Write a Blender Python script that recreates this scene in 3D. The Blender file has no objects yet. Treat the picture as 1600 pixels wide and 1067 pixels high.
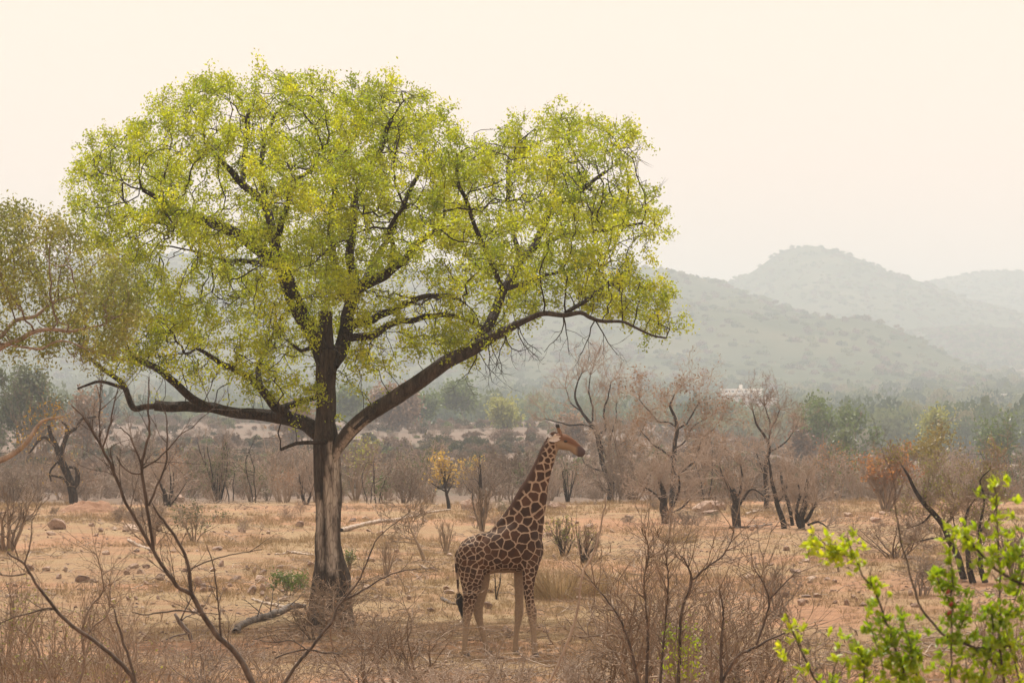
import bpy, math
import numpy as np
from mathutils import Vector, Matrix, noise as mnoise
from mathutils.kdtree import KDTree

R = math.radians
SC = bpy.context.scene
COL = SC.collection

# ------------------------------------------------------------------ camera, sky, sun, exposure
FPX = 4740.0                      # focal length in photo pixels (1600 wide)
CAM = Vector((0.0, 0.0, 5.2))
PITCH = math.atan((620 - 533.5) / FPX)
cam_data = bpy.data.cameras.new('camera')
cam_data.sensor_width = 36.0
cam_data.lens = FPX * 36.0 / 1600.0
cam_data.clip_start = 0.5
cam_data.clip_end = 20000
cam_data.dof.use_dof = True
cam_data.dof.focus_distance = 64.0
cam_data.dof.aperture_fstop = 8.0
cam = bpy.data.objects.new('camera', cam_data)
COL.objects.link(cam)
cam.location = CAM
cam.rotation_euler = (R(90) + PITCH, 0, 0)
SC.camera = cam

SUN_EL, SUN_AZ = R(64), R(-14)    # azimuth measured from +Y towards +X
world = bpy.data.worlds.new('World')
SC.world = world
world.use_nodes = True
wn, wl = world.node_tree.nodes, world.node_tree.links
wn.clear()
w_out = wn.new('ShaderNodeOutputWorld')
w_bg = wn.new('ShaderNodeBackground')
w_sky = wn.new('ShaderNodeTexSky')
w_sky.sky_type = 'NISHITA'
w_sky.sun_disc = False
w_sky.sun_elevation = SUN_EL
w_sky.sun_rotation = SUN_AZ
w_sky.dust_density = 6.0
w_sky.air_density = 1.0
w_mix = wn.new('ShaderNodeMixRGB')
w_mix.inputs[0].default_value = 0.93
w_mix.inputs[2].default_value = (10.9, 8.5, 6.8, 1)     # dusty cream haze of the whole sky
wl.new(w_sky.outputs[0], w_mix.inputs[1])
wl.new(w_mix.outputs[0], w_bg.inputs[0])
w_bg.inputs[1].default_value = 0.098
wl.new(w_bg.outputs[0], w_out.inputs[0])

sun_data = bpy.data.lights.new('sun', 'SUN')
sun_data.energy = 4.9
sun_data.angle = R(0.6)
sun_data.color = (1.0, 0.93, 0.84)
sun = bpy.data.objects.new('sun', sun_data)
COL.objects.link(sun)
sdir = Vector((math.sin(SUN_AZ) * math.cos(SUN_EL), math.cos(SUN_AZ) * math.cos(SUN_EL), math.sin(SUN_EL)))
sun.rotation_euler = sdir.to_track_quat('Z', 'Y').to_euler()
sun.location = (0, 60, 60)

SC.view_settings.view_transform = 'Standard'
SC.view_settings.look = 'None'
SC.view_settings.gamma = 1
SC.view_settings.use_curve_mapping = False
SC.view_settings.exposure = 0.25
SC.render.engine = 'CYCLES'
cy = SC.cycles
cy.use_denoising = True
cy.max_bounces = 6
cy.diffuse_bounces = 3
cy.glossy_bounces = 1
cy.transmission_bounces = 4
cy.transparent_max_bounces = 4
cy.volume_bounces = 1
cy.caustics_reflective = False
cy.caustics_refractive = False
cy.use_adaptive_sampling = True
cy.adaptive_threshold = 0.02


def W(px, py, Y):
    """point on the ray through photo pixel (px, py) at world depth Y"""
    cx, cyy = (px - 800) / FPX, (533.5 - py) / FPX
    d = Vector((cx, math.cos(PITCH) - cyy * math.sin(PITCH), math.sin(PITCH) + cyy * math.cos(PITCH)))
    return CAM + d * (Y / d.y)


# ------------------------------------------------------------------ noise and small helpers
def _hash(ix, iy, iz, seed):
    h = (ix.astype(np.int64) * 374761393 + iy.astype(np.int64) * 668265263 + iz.astype(np.int64) * 2147483647 + seed * 974634777) & 0xFFFFFFFF
    h = ((h ^ (h >> 13)) * 1274126177) & 0xFFFFFFFF
    h = ((h ^ (h >> 16)) * 2246822519) & 0xFFFFFFFF
    return ((h ^ (h >> 15)) & 0xFFFFFF) / float(0xFFFFFF)


def vnoise(x, y, z=None, seed=0):
    x = np.asarray(x, float); y = np.asarray(y, float)
    z = np.zeros_like(x) if z is None else np.asarray(z, float)
    ix, iy, iz = np.floor(x), np.floor(y), np.floor(z)
    fx, fy, fz = x - ix, y - iy, z - iz
    fx, fy, fz = [f * f * (3 - 2 * f) for f in (fx, fy, fz)]
    out = 0
    for a in (0, 1):
        for b in (0, 1):
            for c in (0, 1):
                w = (fx if a else 1 - fx) * (fy if b else 1 - fy) * (fz if c else 1 - fz)
                out = out + w * _hash(ix + a, iy + b, iz + c, seed)
    return out * 2 - 1


def fbm(x, y, z=None, seed=0, octs=4, gain=0.5):
    a, f, o = 1.0, 1.0, 0
    for i in range(octs):
        o = o + a * vnoise(x * f, y * f, None if z is None else z * f, seed + i * 17)
        a *= gain; f *= 2.03
    return o


def link(o, parent=None):
    COL.objects.link(o)
    if parent is not None:
        o.parent = parent
    return o


def tag(o, label=None, cat=None, group=None, kind=None):
    if label: o['label'] = label
    if cat: o['category'] = cat
    if group: o['group'] = group
    if kind: o['kind'] = kind
    return o


def empty(name, loc=(0, 0, 0), rz=0.0):
    o = bpy.data.objects.new(name, None)
    o.empty_display_size = 0.3
    o.location = loc
    o.rotation_euler = (0, 0, rz)
    return link(o)


def mesh_np(name, verts, faces, mat=None, smooth=True, attrs=None, cls=None):
    """faces: (n,k) int array or list of such arrays"""
    me = bpy.data.meshes.new(name)
    verts = np.asarray(verts, np.float32)
    if isinstance(faces, np.ndarray): faces = [faces]
    faces = [f for f in faces if len(f)]
    me.vertices.add(len(verts))
    me.vertices.foreach_set('co', verts.ravel())
    lt = np.concatenate([np.full(len(f), f.shape[1], np.int32) for f in faces])
    vi = np.concatenate([f.ravel() for f in faces]).astype(np.int32)
    ls = np.concatenate([[0], np.cumsum(lt)[:-1]]).astype(np.int32)
    me.loops.add(len(vi)); me.loops.foreach_set('vertex_index', vi)
    me.polygons.add(len(lt)); me.polygons.foreach_set('loop_start', ls); me.polygons.foreach_set('loop_total', lt)
    me.polygons.foreach_set('use_smooth', np.full(len(lt), bool(smooth)))
    for k, v in (attrs or {}).items():
        a = me.attributes.new(k, 'FLOAT', 'POINT')
        a.data.foreach_set('value', np.asarray(v, np.float32))
    me.update(calc_edges=True)
    if mat is not None: me.materials.append(mat)
    return me


def obj(name, me, parent=None):
    return link(bpy.data.objects.new(name, me), parent)


def norm(v):
    return v / np.maximum(np.linalg.norm(v, axis=-1, keepdims=True), 1e-9)


class Tubes:
    """collects batches of swept tubes, builds one mesh"""
    def __init__(self): self.b = []

    def add(self, P, Rr, sides=5):
        P = np.asarray(P, float); Rr = np.asarray(Rr, float)
        if P.ndim == 2: P, Rr = P[None], Rr[None]
        if len(P): self.b.append((P, Rr, sides))
        return self

    def arrays(self):
        vs, fs, off = [], [], 0
        tr = []
        for P, Rr, s in self.b:
            m, k, _ = P.shape
            T = np.empty_like(P)
            T[:, 1:-1] = P[:, 2:] - P[:, :-2]; T[:, 0] = P[:, 1] - P[:, 0]; T[:, -1] = P[:, -1] - P[:, -2]
            T = norm(T)
            D = norm(P[:, -1] - P[:, 0])
            ref = np.where(np.abs(D[:, 2:3]) > 0.75, np.array([[1.0, 0.13, 0.05]]), np.array([[0.05, 0.1, 1.0]]))[:, None, :]
            N = norm(np.cross(T, np.broadcast_to(ref, T.shape)))
            B = np.cross(T, N)
            an = np.arange(s) / s * 2 * math.pi
            V = P[:, :, None, :] + Rr[:, :, None, None] * (np.cos(an)[None, None, :, None] * N[:, :, None, :] + np.sin(an)[None, None, :, None] * B[:, :, None, :])
            vs.append(V.reshape(-1, 3))
            i = np.arange(m)[:, None, None] * (k * s) + np.arange(k - 1)[None, :, None] * s
            j = np.arange(s)[None, None, :]; j2 = (j + 1) % s
            q = np.stack([i + j, i + j2, i + s + j2, i + s + j], -1).reshape(-1, 4) + off
            fs.append(q)
            if s > 3:
                for ring, fl in ((k - 1, 0), (0, 1)):
                    cap = off + np.arange(m)[:, None] * (k * s) + ring * s + np.arange(s)[None, ::(-1 if fl else 1)]
                    tr.append(cap)
            off += m * k * s
        return np.concatenate(vs), fs + tr

    def mesh(self, name, mat):
        v, f = self.arrays()
        return mesh_np(name, v, f, mat)


def spline(pts, rad, step):
    """Catmull-Rom resample of a polyline with radii"""
    P = np.asarray(pts, float); r = np.asarray(rad, float)
    P = np.vstack([2 * P[0] - P[1], P, 2 * P[-1] - P[-2]]); r = np.concatenate([[r[0]], r, [r[-1]]])
    out, ro = [], []
    for i in range(1, len(P) - 2):
        n = max(1, int(np.linalg.norm(P[i + 1] - P[i]) / step))
        for t in np.arange(n) / n:
            a, b, c, d = P[i - 1], P[i], P[i + 1], P[i + 2]
            out.append(0.5 * ((2 * b) + (-a + c) * t + (2 * a - 5 * b + 4 * c - d) * t * t + (-a + 3 * b - 3 * c + d) * t ** 3))
            ro.append(r[i] * (1 - t) + r[i + 1] * t)
    out.append(P[-2]); ro.append(r[-2])
    return np.array(out), np.array(ro)


def grow(rng, start, d, ln, rad, levels):
    """vectorised recursive branching. levels: dicts. returns tubes batches and twig points"""
    start = np.atleast_2d(np.asarray(start, float)); d = norm(np.atleast_2d(np.asarray(d, float)))
    m = len(start)
    ln = np.broadcast_to(np.asarray(ln, float), (m,)).copy(); rad = np.broadcast_to(np.asarray(rad, float), (m,)).copy()
    batches = []; tips = []
    for li, L in enumerate(levels):
        k = L['k']; m = len(start)
        P = np.empty((m, k, 3)); P[:, 0] = start
        D = np.empty((m, k, 3)); D[:, 0] = d
        cur = d.copy()
        for i in range(1, k):
            cur = norm(cur + rng.normal(0, L['wander'], (m, 3)) + np.array([0, 0, L.get('up', 0.0)]))
            P[:, i] = P[:, i - 1] + cur * (ln / (k - 1))[:, None]
            D[:, i] = cur
        t = np.linspace(0, 1, k)[None, :]
        Rr = rad[:, None] * (1 - t * (1 - L.get('taper', 0.35)))
        if li == len(levels) - 1: Rr[:, -1] *= 0.5
        batches.append((P, Rr, L.get('s', 5 if li == 0 else (4 if li == 1 else 3))))
        if L.get('tip', li >= len(levels) - 2): tips.append((P[:, k // 2:].reshape(-1, 3)))
        nc = L.get('n', 0)
        if li == len(levels) - 1 or not nc: break
        # children
        cnt = nc
        tt = (np.arange(cnt)[None, :] + rng.uniform(0, 1, (m, cnt))) / cnt
        tt = L.get('t0', 0.25) + tt * (1 - L.get('t0', 0.25))
        idx = np.minimum((tt * (k - 1)).astype(int), k - 2); fr = tt * (k - 1) - idx
        mi = np.arange(m)[:, None]
        S = P[mi, idx] * (1 - fr[..., None]) + P[mi, idx + 1] * fr[..., None]
        DD = D[mi, np.minimum(idx + 1, k - 1)]
        rr = Rr[mi, idx] * L.get('rr', 0.6) * rng.uniform(0.8, 1.1, (m, cnt))
        ll = ln[:, None] * L.get('lr', 0.6) * rng.uniform(0.6, 1.2, (m, cnt)) * (1.15 - 0.45 * tt)
        rnd = norm(rng.normal(0, 1, (m, cnt, 3)))
        side = norm(np.cross(DD, rnd))
        an = R(L.get('ang', 45)) * rng.uniform(0.6, 1.35, (m, cnt))[..., None]
        ND = norm(DD * np.cos(an) + side * np.sin(an))
        ND[..., 2] += L.get('cup', 0.15)
        start, d, ln, rad = S.reshape(-1, 3), norm(ND.reshape(-1, 3)), ll.ravel(), np.maximum(rr.ravel(), L.get('rmin', 0.004))
    return batches, (np.concatenate(tips) if tips else np.zeros((0, 3)))


def leaf_mesh(name, pts, rng, size, mat, spread=0.1, n=1, aspect=0.5, flat=0.0, jit=0.35):
    """many small folded leaf faces round the given points"""
    P = np.repeat(pts, n, axis=0) if n >= 1 else pts[rng.random(len(pts)) < n]
    m = len(P)
    P = P + rng.normal(0, spread, (m, 3))
    a = rng.normal(0, 1, (m, 3)); a[:, 2] *= (1 - flat); a = norm(a)
    b = rng.normal(0, 1, (m, 3)); b[:, 2] *= (1 - flat); b = norm(np.cross(a, norm(b)))
    c = np.cross(a, b)
    s = size * rng.uniform(1 - jit, 1 + jit, (m, 1))
    w = s * aspect
    V = np.stack([P - a * s * 0.5, P + b * w * 0.5 + c * w * 0.12, P + a * s * 0.5, P - b * w * 0.5 + c * w * 0.12], 1).reshape(-1, 3)
    F = np.arange(m * 4).reshape(m, 4)
    var = np.repeat(rng.random(m), 4)
    return mesh_np(name, V, F, mat, smooth=False, attrs={'var': var})


# ------------------------------------------------------------------ materials
def mat_new(name):
    m = bpy.data.materials.new(name)
    m.use_nodes = True
    n = m.node_tree.nodes; n.clear()
    out = n.new('ShaderNodeOutputMaterial')
    return m, n, m.node_tree.links, out


def ramp(n, stops):
    r = n.new('ShaderNodeValToRGB')
    e = r.color_ramp.elements
    while len(e) < len(stops): e.new(0.5)
    for i, (p, c) in enumerate(stops):
        e[i].position = p; e[i].color = (*c, 1)
    return r


def noise_node(n, l, scale, detail=5, coord='Object', rough=0.55, vec=None):
    t = n.new('ShaderNodeTexNoise')
    t.inputs['Scale'].default_value = scale; t.inputs['Detail'].default_value = detail; t.inputs['Roughness'].default_value = rough
    if vec is None:
        c = n.new('ShaderNodeTexCoord'); vec = c.outputs[coord]
    l.new(vec, t.inputs['Vector'])
    return t


def leaf_mat(name, c1, c2, c3=None, trans=0.5, tcol=1.6):
    m, n, l, out = mat_new(name)
    at = n.new('ShaderNodeAttribute'); at.attribute_name = 'var'
    nz = noise_node(n, l, 0.9, 3)
    ma = n.new('ShaderNodeMath'); ma.operation = 'MULTIPLY_ADD'
    l.new(nz.outputs[0], ma.inputs[0]); ma.inputs[1].default_value = 2.0; ma.inputs[2].default_value = -0.75
    mb = n.new('ShaderNodeMath'); mb.operation = 'MULTIPLY_ADD'
    l.new(at.outputs['Fac'], mb.inputs[0]); mb.inputs[1].default_value = 0.4; l.new(ma.outputs[0], mb.inputs[2])
    st = [(0.15, c1), (0.75, c2)] + ([(0.98, c3)] if c3 else [])
    rp = ramp(n, st); l.new(mb.outputs[0], rp.inputs[0])
    d = n.new('ShaderNodeBsdfDiffuse'); l.new(rp.outputs[0], d.inputs[0])
    t = n.new('ShaderNodeBsdfTranslucent')
    mul = n.new('ShaderNodeMixRGB'); mul.blend_type = 'MULTIPLY'; mul.inputs[0].default_value = 1
    l.new(rp.outputs[0], mul.inputs[1]); mul.inputs[2].default_value = (tcol, tcol, tcol * 0.8, 1)
    l.new(mul.outputs[0], t.inputs[0])
    g = n.new('ShaderNodeBsdfGlossy'); g.inputs['Roughness'].default_value = 0.45; g.inputs[0].default_value = (1, 1, 1, 1)
    mx = n.new('ShaderNodeMixShader'); mx.inputs[0].default_value = trans
    l.new(d.outputs[0], mx.inputs[1]); l.new(t.outputs[0], mx.inputs[2])
    m2 = n.new('ShaderNodeMixShader'); m2.inputs[0].default_value = 0.04
    l.new(mx.outputs[0], m2.inputs[1]); l.new(g.outputs[0], m2.inputs[2])
    l.new(m2.outputs[0], out.inputs[0])
    return m


def bark_mat(name, dark, light, scale=6, bump=0.5, rnd=0.0):
    m, n, l, out = mat_new(name)
    b = n.new('ShaderNodeBsdfPrincipled'); b.inputs['Roughness'].default_value = 0.9
    c = n.new('ShaderNodeTexCoord')
    mp = n.new('ShaderNodeMapping'); mp.inputs['Scale'].default_value = (1, 1, 0.35); l.new(c.outputs['Object'], mp.inputs[0])
    nz = noise_node(n, l, scale, 6, vec=mp.outputs[0], rough=0.65)
    rp = ramp(n, [(0.36, dark), (0.66, light)])
    if rnd:
        oi = n.new('ShaderNodeObjectInfo')
        ad = n.new('ShaderNodeMath'); ad.operation = 'MULTIPLY_ADD'; l.new(oi.outputs['Random'], ad.inputs[0]); ad.inputs[1].default_value = rnd
        l.new(nz.outputs[0], ad.inputs[2]); l.new(ad.outputs[0], rp.inputs[0])
    else:
        l.new(nz.outputs[0], rp.inputs[0])
    if bump >= 0.7:
        mp2 = n.new('ShaderNodeMapping'); mp2.inputs['Scale'].default_value = (1, 1, 0.3); l.new(c.outputs['Object'], mp2.inputs[0])
        vo = n.new('ShaderNodeTexVoronoi'); vo.feature = 'DISTANCE_TO_EDGE'; vo.inputs['Scale'].default_value = 16; l.new(mp2.outputs[0], vo.inputs['Vector'])
        cr = ramp(n, [(0.0, (0.25, 0.25, 0.25)), (0.14, (1, 1, 1))]); l.new(vo.outputs['Distance'], cr.inputs[0])
        mm = n.new('ShaderNodeMixRGB'); mm.blend_type = 'MULTIPLY'; mm.inputs[0].default_value = 0.8; l.new(rp.outputs[0], mm.inputs[1]); l.new(cr.outputs[0], mm.inputs[2])
        l.new(mm.outputs[0], b.inputs['Base Color'])
        b2 = n.new('ShaderNodeBump'); b2.inputs['Strength'].default_value = 0.9; b2.inputs['Distance'].default_value = 0.05; l.new(cr.outputs[0], b2.inputs['Height'])
    else:
        l.new(rp.outputs[0], b.inputs['Base Color']); b2 = None
    if bump:
        bp = n.new('ShaderNodeBump'); bp.inputs['Strength'].default_value = bump; bp.inputs['Distance'].default_value = 0.03
        if b2: l.new(b2.outputs[0], bp.inputs['Normal'])
        l.new(nz.outputs[0], bp.inputs['Height']); l.new(bp.outputs[0], b.inputs['Normal'])
    l.new(b.outputs[0], out.inputs[0])
    return m


M = {}
M['leaf_main'] = leaf_mat('spring_leaf', (0.165, 0.22, 0.012), (0.43, 0.455, 0.014), (0.60, 0.56, 0.022), 0.52, 1.6)
M['leaf_olive'] = leaf_mat('olive_leaf', (0.11, 0.13, 0.028), (0.28, 0.275, 0.055), (0.44, 0.37, 0.10), 0.45, 1.4)
M['leaf_fore'] = leaf_mat('fresh_leaf', (0.20, 0.32, 0.01), (0.46, 0.52, 0.012), (0.66, 0.62, 0.04), 0.5, 1.4)
M['leaf_ochre'] = leaf_mat('ochre_leaf', (0.16, 0.13, 0.04), (0.30, 0.24, 0.07), None, 0.4, 1.2)
M['leaf_grey'] = leaf_mat('grey_green_leaf', (0.07, 0.09, 0.04), (0.14, 0.17, 0.07), None, 0.35, 1.2)
M['leaf_green'] = leaf_mat('mid_green_leaf', (0.07, 0.11, 0.03), (0.15, 0.21, 0.05), None, 0.4, 1.2)
M['leaf_yellow'] = leaf_mat('yellow_leaf', (0.32, 0.22, 0.06), (0.55, 0.38, 0.10), None, 0.45, 1.2)
M['leaf_orange'] = leaf_mat('rust_leaf', (0.22, 0.10, 0.045), (0.42, 0.21, 0.08), None, 0.4, 1.2)
M['leaf_brown'] = leaf_mat('dry_brown_leaf', (0.16, 0.10, 0.06), (0.32, 0.20, 0.12), None, 0.3, 1.2)
M['leaf_ygreen'] = leaf_mat('yellow_green_leaf', (0.20, 0.22, 0.06), (0.36, 0.36, 0.10), None, 0.45, 1.2)
M['bark_dark'] = bark_mat('dark_bark', (0.018, 0.014, 0.012), (0.085, 0.064, 0.050), 9, 0.9)
M['bark_pale'] = bark_mat('pale_bark', (0.20, 0.155, 0.12), (0.44, 0.36, 0.29), 7, 0.4)
M['bark_grey'] = bark_mat('grey_bark', (0.10, 0.08, 0.065), (0.27, 0.215, 0.17), 9, 0.4, 0.12)
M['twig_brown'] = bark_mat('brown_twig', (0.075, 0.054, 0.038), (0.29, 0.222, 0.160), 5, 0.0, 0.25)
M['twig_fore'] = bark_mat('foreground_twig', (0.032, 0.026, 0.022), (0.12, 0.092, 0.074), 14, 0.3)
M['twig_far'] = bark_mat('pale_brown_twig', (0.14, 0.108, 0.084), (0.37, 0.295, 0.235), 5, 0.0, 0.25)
M['dead_wood'] = bark_mat('dead_wood', (0.22, 0.17, 0.13), (0.48, 0.40, 0.33), 12, 0.4)
M['log'] = bark_mat('charred_log', (0.05, 0.042, 0.038), (0.17, 0.14, 0.12), 12, 0.5)
M['straw'] = leaf_mat('straw_grass', (0.22, 0.155, 0.09), (0.40, 0.295, 0.18), None, 0.3, 1.1)


def rock_mat(name, a, b, c):
    m, n, l, out = mat_new(name)
    bs = n.new('ShaderNodeBsdfPrincipled'); bs.inputs['Roughness'].default_value = 0.9
    nz = noise_node(n, l, 3.0, 8, rough=0.7)
    oi = n.new('ShaderNodeObjectInfo')
    ad = n.new('ShaderNodeMath'); ad.operation = 'MULTIPLY_ADD'; l.new(oi.outputs['Random'], ad.inputs[0]); ad.inputs[1].default_value = 0.35
    l.new(nz.outputs[0], ad.inputs[2])
    rp = ramp(n, [(0.40, a), (0.66, b), (0.92, c)]); l.new(ad.outputs[0], rp.inputs[0])
    l.new(rp.outputs[0], bs.inputs['Base Color'])
    bp = n.new('ShaderNodeBump'); bp.inputs['Strength'].default_value = 0.8; bp.inputs['Distance'].default_value = 0.05
    nz2 = noise_node(n, l, 12.0, 6)
    l.new(nz2.outputs[0], bp.inputs['Height']); l.new(bp.outputs[0], bs.inputs['Normal'])
    l.new(bs.outputs[0], out.inputs[0])
    return m


M['rock'] = rock_mat('granite', (0.12, 0.09, 0.075), (0.32, 0.225, 0.175), (0.50, 0.40, 0.32))
M['mound'] = rock_mat('termite_soil', (0.19, 0.10, 0.055), (0.25, 0.14, 0.08), (0.30, 0.18, 0.11))


def ground_mat():
    m, n, l, out = mat_new('savanna_soil')
    b = n.new('ShaderNodeBsdfPrincipled'); b.inputs['Roughness'].default_value = 0.95
    g = n.new('ShaderNodeNewGeometry')
    red = n.new('ShaderNodeAttribute'); red.attribute_name = 'red'
    far = n.new('ShaderNodeAttribute'); far.attribute_name = 'far'
    n1 = noise_node(n, l, 0.35, 5, vec=g.outputs['Position'])
    n2 = noise_node(n, l, 2.2, 8, vec=g.outputs['Position'], rough=0.7)
    n3 = noise_node(n, l, 14.0, 6, vec=g.outputs['Position'], rough=0.75)
    soil = ramp(n, [(0.30, (0.13, 0.072, 0.033)), (0.50, (0.235, 0.136, 0.066)), (0.70, (0.35, 0.23, 0.12))])
    l.new(n2.outputs[0], soil.inputs[0])
    grassc = ramp(n, [(0.35, (0.17, 0.115, 0.052)), (0.65, (0.34, 0.24, 0.125))])
    l.new(n3.outputs[0], grassc.inputs[0])
    mk = ramp(n, [(0.42, (0, 0, 0)), (0.58, (1, 1, 1))]); l.new(n1.outputs[0], mk.inputs[0])
    mx = n.new('ShaderNodeMixRGB'); l.new(mk.outputs[0], mx.inputs[0]); l.new(soil.outputs[0], mx.inputs[1]); l.new(grassc.outputs[0], mx.inputs[2])
    spk = ramp(n, [(0.30, (0.45, 0.42, 0.40)), (0.42, (1, 1, 1)), (0.68, (1, 1, 1)), (0.80, (1.25, 1.2, 1.15))])
    l.new(n3.outputs[0], spk.inputs[0])
    ms = n.new('ShaderNodeMixRGB'); ms.blend_type = 'MULTIPLY'; ms.inputs[0].default_value = 0.75
    l.new(mx.outputs[0], ms.inputs[1]); l.new(spk.outputs[0], ms.inputs[2])
    redc = ramp(n, [(0.3, (0.27, 0.115, 0.058)), (0.7, (0.40, 0.20, 0.11))]); l.new(n2.outputs[0], redc.inputs[0])
    rmul = n.new('ShaderNodeMath'); rmul.operation = 'MULTIPLY'; l.new(red.outputs['Fac'], rmul.inputs[0])
    r2 = ramp(n, [(0.35, (0.35, 0.35, 0.35)), (0.6, (1, 1, 1))]); l.new(n2.outputs[0], r2.inputs[0]); l.new(r2.outputs[0], rmul.inputs[1])
    m3 = n.new('ShaderNodeMixRGB'); l.new(rmul.outputs[0], m3.inputs[0]); l.new(ms.outputs[0], m3.inputs[1]); l.new(redc.outputs[0], m3.inputs[2])
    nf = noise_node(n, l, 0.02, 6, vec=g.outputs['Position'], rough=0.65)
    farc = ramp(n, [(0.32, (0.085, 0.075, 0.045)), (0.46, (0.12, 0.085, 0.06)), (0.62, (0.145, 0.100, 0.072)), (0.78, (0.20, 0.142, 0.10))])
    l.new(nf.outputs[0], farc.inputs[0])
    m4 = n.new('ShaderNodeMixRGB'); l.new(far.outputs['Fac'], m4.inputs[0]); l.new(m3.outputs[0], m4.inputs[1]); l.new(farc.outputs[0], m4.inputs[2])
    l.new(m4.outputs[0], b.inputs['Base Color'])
    bp = n.new('ShaderNodeBump'); bp.inputs['Strength'].default_value = 0.9; bp.inputs['Distance'].default_value = 0.06
    l.new(n3.outputs[0], bp.inputs['Height']); l.new(bp.outputs[0], b.inputs['Normal'])
    l.new(b.outputs[0], out.inputs[0])
    return m


M['ground'] = ground_mat()


def hill_mat():
    m, n, l, out = mat_new('bush_hillside')
    b = n.new('ShaderNodeBsdfDiffuse')
    g = n.new('ShaderNodeNewGeometry')
    nz = noise_node(n, l, 0.012, 8, vec=g.outputs['Position'], rough=0.65)
    rp = ramp(n, [(0.35, (0.04, 0.055, 0.028)), (0.52, (0.07, 0.08, 0.042)), (0.72, (0.12, 0.11, 0.065))])
    l.new(nz.outputs[0], rp.inputs[0]); l.new(rp.outputs[0], b.inputs[0]); l.new(b.outputs[0], out.inputs[0])
    return m


M['hill'] = hill_mat()


def wood_mat(name, stops):
    m, n, l, out = mat_new(name)
    oi = n.new('ShaderNodeObjectInfo')
    rp = ramp(n, stops); l.new(oi.outputs['Random'], rp.inputs[0])
    d = n.new('ShaderNodeBsdfDiffuse'); l.new(rp.outputs[0], d.inputs[0])
    t = n.new('ShaderNodeBsdfTranslucent'); l.new(rp.outputs[0], t.inputs[0])
    mx = n.new('ShaderNodeMixShader'); mx.inputs[0].default_value = 0.3
    l.new(d.outputs[0], mx.inputs[1]); l.new(t.outputs[0], mx.inputs[2]); l.new(mx.outputs[0], out.inputs[0])
    return m


M['far_wood'] = wood_mat('riverine_foliage', [(0.0, (0.05, 0.085, 0.04)), (0.4, (0.10, 0.14, 0.055)), (0.8, (0.19, 0.22, 0.09)), (1.0, (0.26, 0.23, 0.13))])
M['far_scrub'] = wood_mat('far_scrub_foliage', [(0.0, (0.09, 0.10, 0.055)), (0.35, (0.16, 0.12, 0.085)), (0.8, (0.23, 0.165, 0.125)), (1.0, (0.16, 0.19, 0.08))])


def plain_mat(name, c, rough=0.7):
    m, n, l, out = mat_new(name)
    b = n.new('ShaderNodeBsdfPrincipled'); b.inputs['Roughness'].default_value = rough
    nz = noise_node(n, l, 1.5, 6)
    rp = ramp(n, [(0.3, tuple(x * 0.85 for x in c)), (0.7, c)]); l.new(nz.outputs[0], rp.inputs[0]); l.new(rp.outputs[0], b.inputs['Base Color'])
    l.new(b.outputs[0], out.inputs[0])
    return m


M['white_wall'] = plain_mat('white_plaster', (0.80, 0.76, 0.70))
M['tan_wall'] = plain_mat('tan_plaster', (0.50, 0.40, 0.32))
M['roof_slab'] = plain_mat('pale_roof', (0.82, 0.78, 0.72))
M['window'] = plain_mat('dark_window_glass', (0.06, 0.07, 0.08), 0.2)

# ------------------------------------------------------------------ terrain
GY = np.array([-60., 0, 12, 22, 32, 42, 50, 56, 100, 148, 158, 175, 205, 250, 350, 450, 550, 650, 720, 800, 950, 1100, 1500, 2000, 2600, 3200, 4500, 9000.])
GC = np.array([3.4, 3.3, 2.85, 2.1, 1.25, .55, .12, 0, 0, 0, -.35, -1.1, -2.0, -2.6, -2.9, -2.4, -1.2, -.2, -.6, -4, -9, -9, -2, 10, 26, 36, 50, 60])
GR = np.array([3.4, 3.3, 2.85, 2.1, 1.25, .55, .12, 0, 0, 0, -.4, -1.3, -2.6, -3.6, -4.6, -5.2, -6.0, -6.8, -7.6, -9, -11, -11, -3, 9, 26, 36, 50, 60])


def gz(x, y, detail=True):
    x = np.asarray(x, float); y = np.asarray(y, float)
    px = 800 + x / np.maximum(y, 20) * FPX
    w = np.clip((px - 930) / 380, 0, 1); w = w * w * (3 - 2 * w)
    z = np.interp(y, GY, GC) * (1 - w) + np.interp(y, GY, GR) * w
    s = np.clip((y - 140) / 60, 0, 1)
    z = z + fbm(x / 22, y / 22, seed=3, octs=2) * (0.13 + 0.9 * s * 0.5) + fbm(x / 160, y / 160, seed=5, octs=2) * (s * 0.7)
    if detail:
        z = z + fbm(x / 2.7, y / 2.7, seed=11, octs=3) * 0.045 * (1 - s * 0.5)
    return z


def gzf(x, y):
    return float(gz(np.array([x]), np.array([y]))[0])


def ground_hit(px, py):
    """depth at which the ray through the pixel meets the near ground"""
    lo = 30.0
    Ys = np.arange(lo, 400, 0.5)
    p = W(px, py, 100.0); d = (p - CAM) / 100.0
    X = d.x * Ys; Z = CAM.z + d.z * Ys
    h = gz(X, Ys, False)
    k = np.nonzero(Z <= h)[0]
    return float(Ys[k[0]]) if len(k) else 148.0


ys = np.concatenate([np.arange(-30, 50, 1.2), np.arange(50, 160, 0.42), np.geomspace(160, 9000, 190)])
s_ = np.linspace(-1, 1, 361)
tt_ = np.sign(s_) * (0.32 * np.abs(s_) + 0.68 * np.abs(s_) ** 3.0)
XX = tt_[None, :] * (np.maximum(ys, 0)[:, None] * 0.75 + 45)
YY = np.repeat(ys[:, None], len(tt_), 1)
ZZ = gz(XX, YY)
nr, nc_ = XX.shape
ii = (np.arange(nr - 1)[:, None] * nc_ + np.arange(nc_ - 1)[None, :]).ravel()
F = np.stack([ii, ii + 1, ii + 1 + nc_, ii + nc_], 1)
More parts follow.
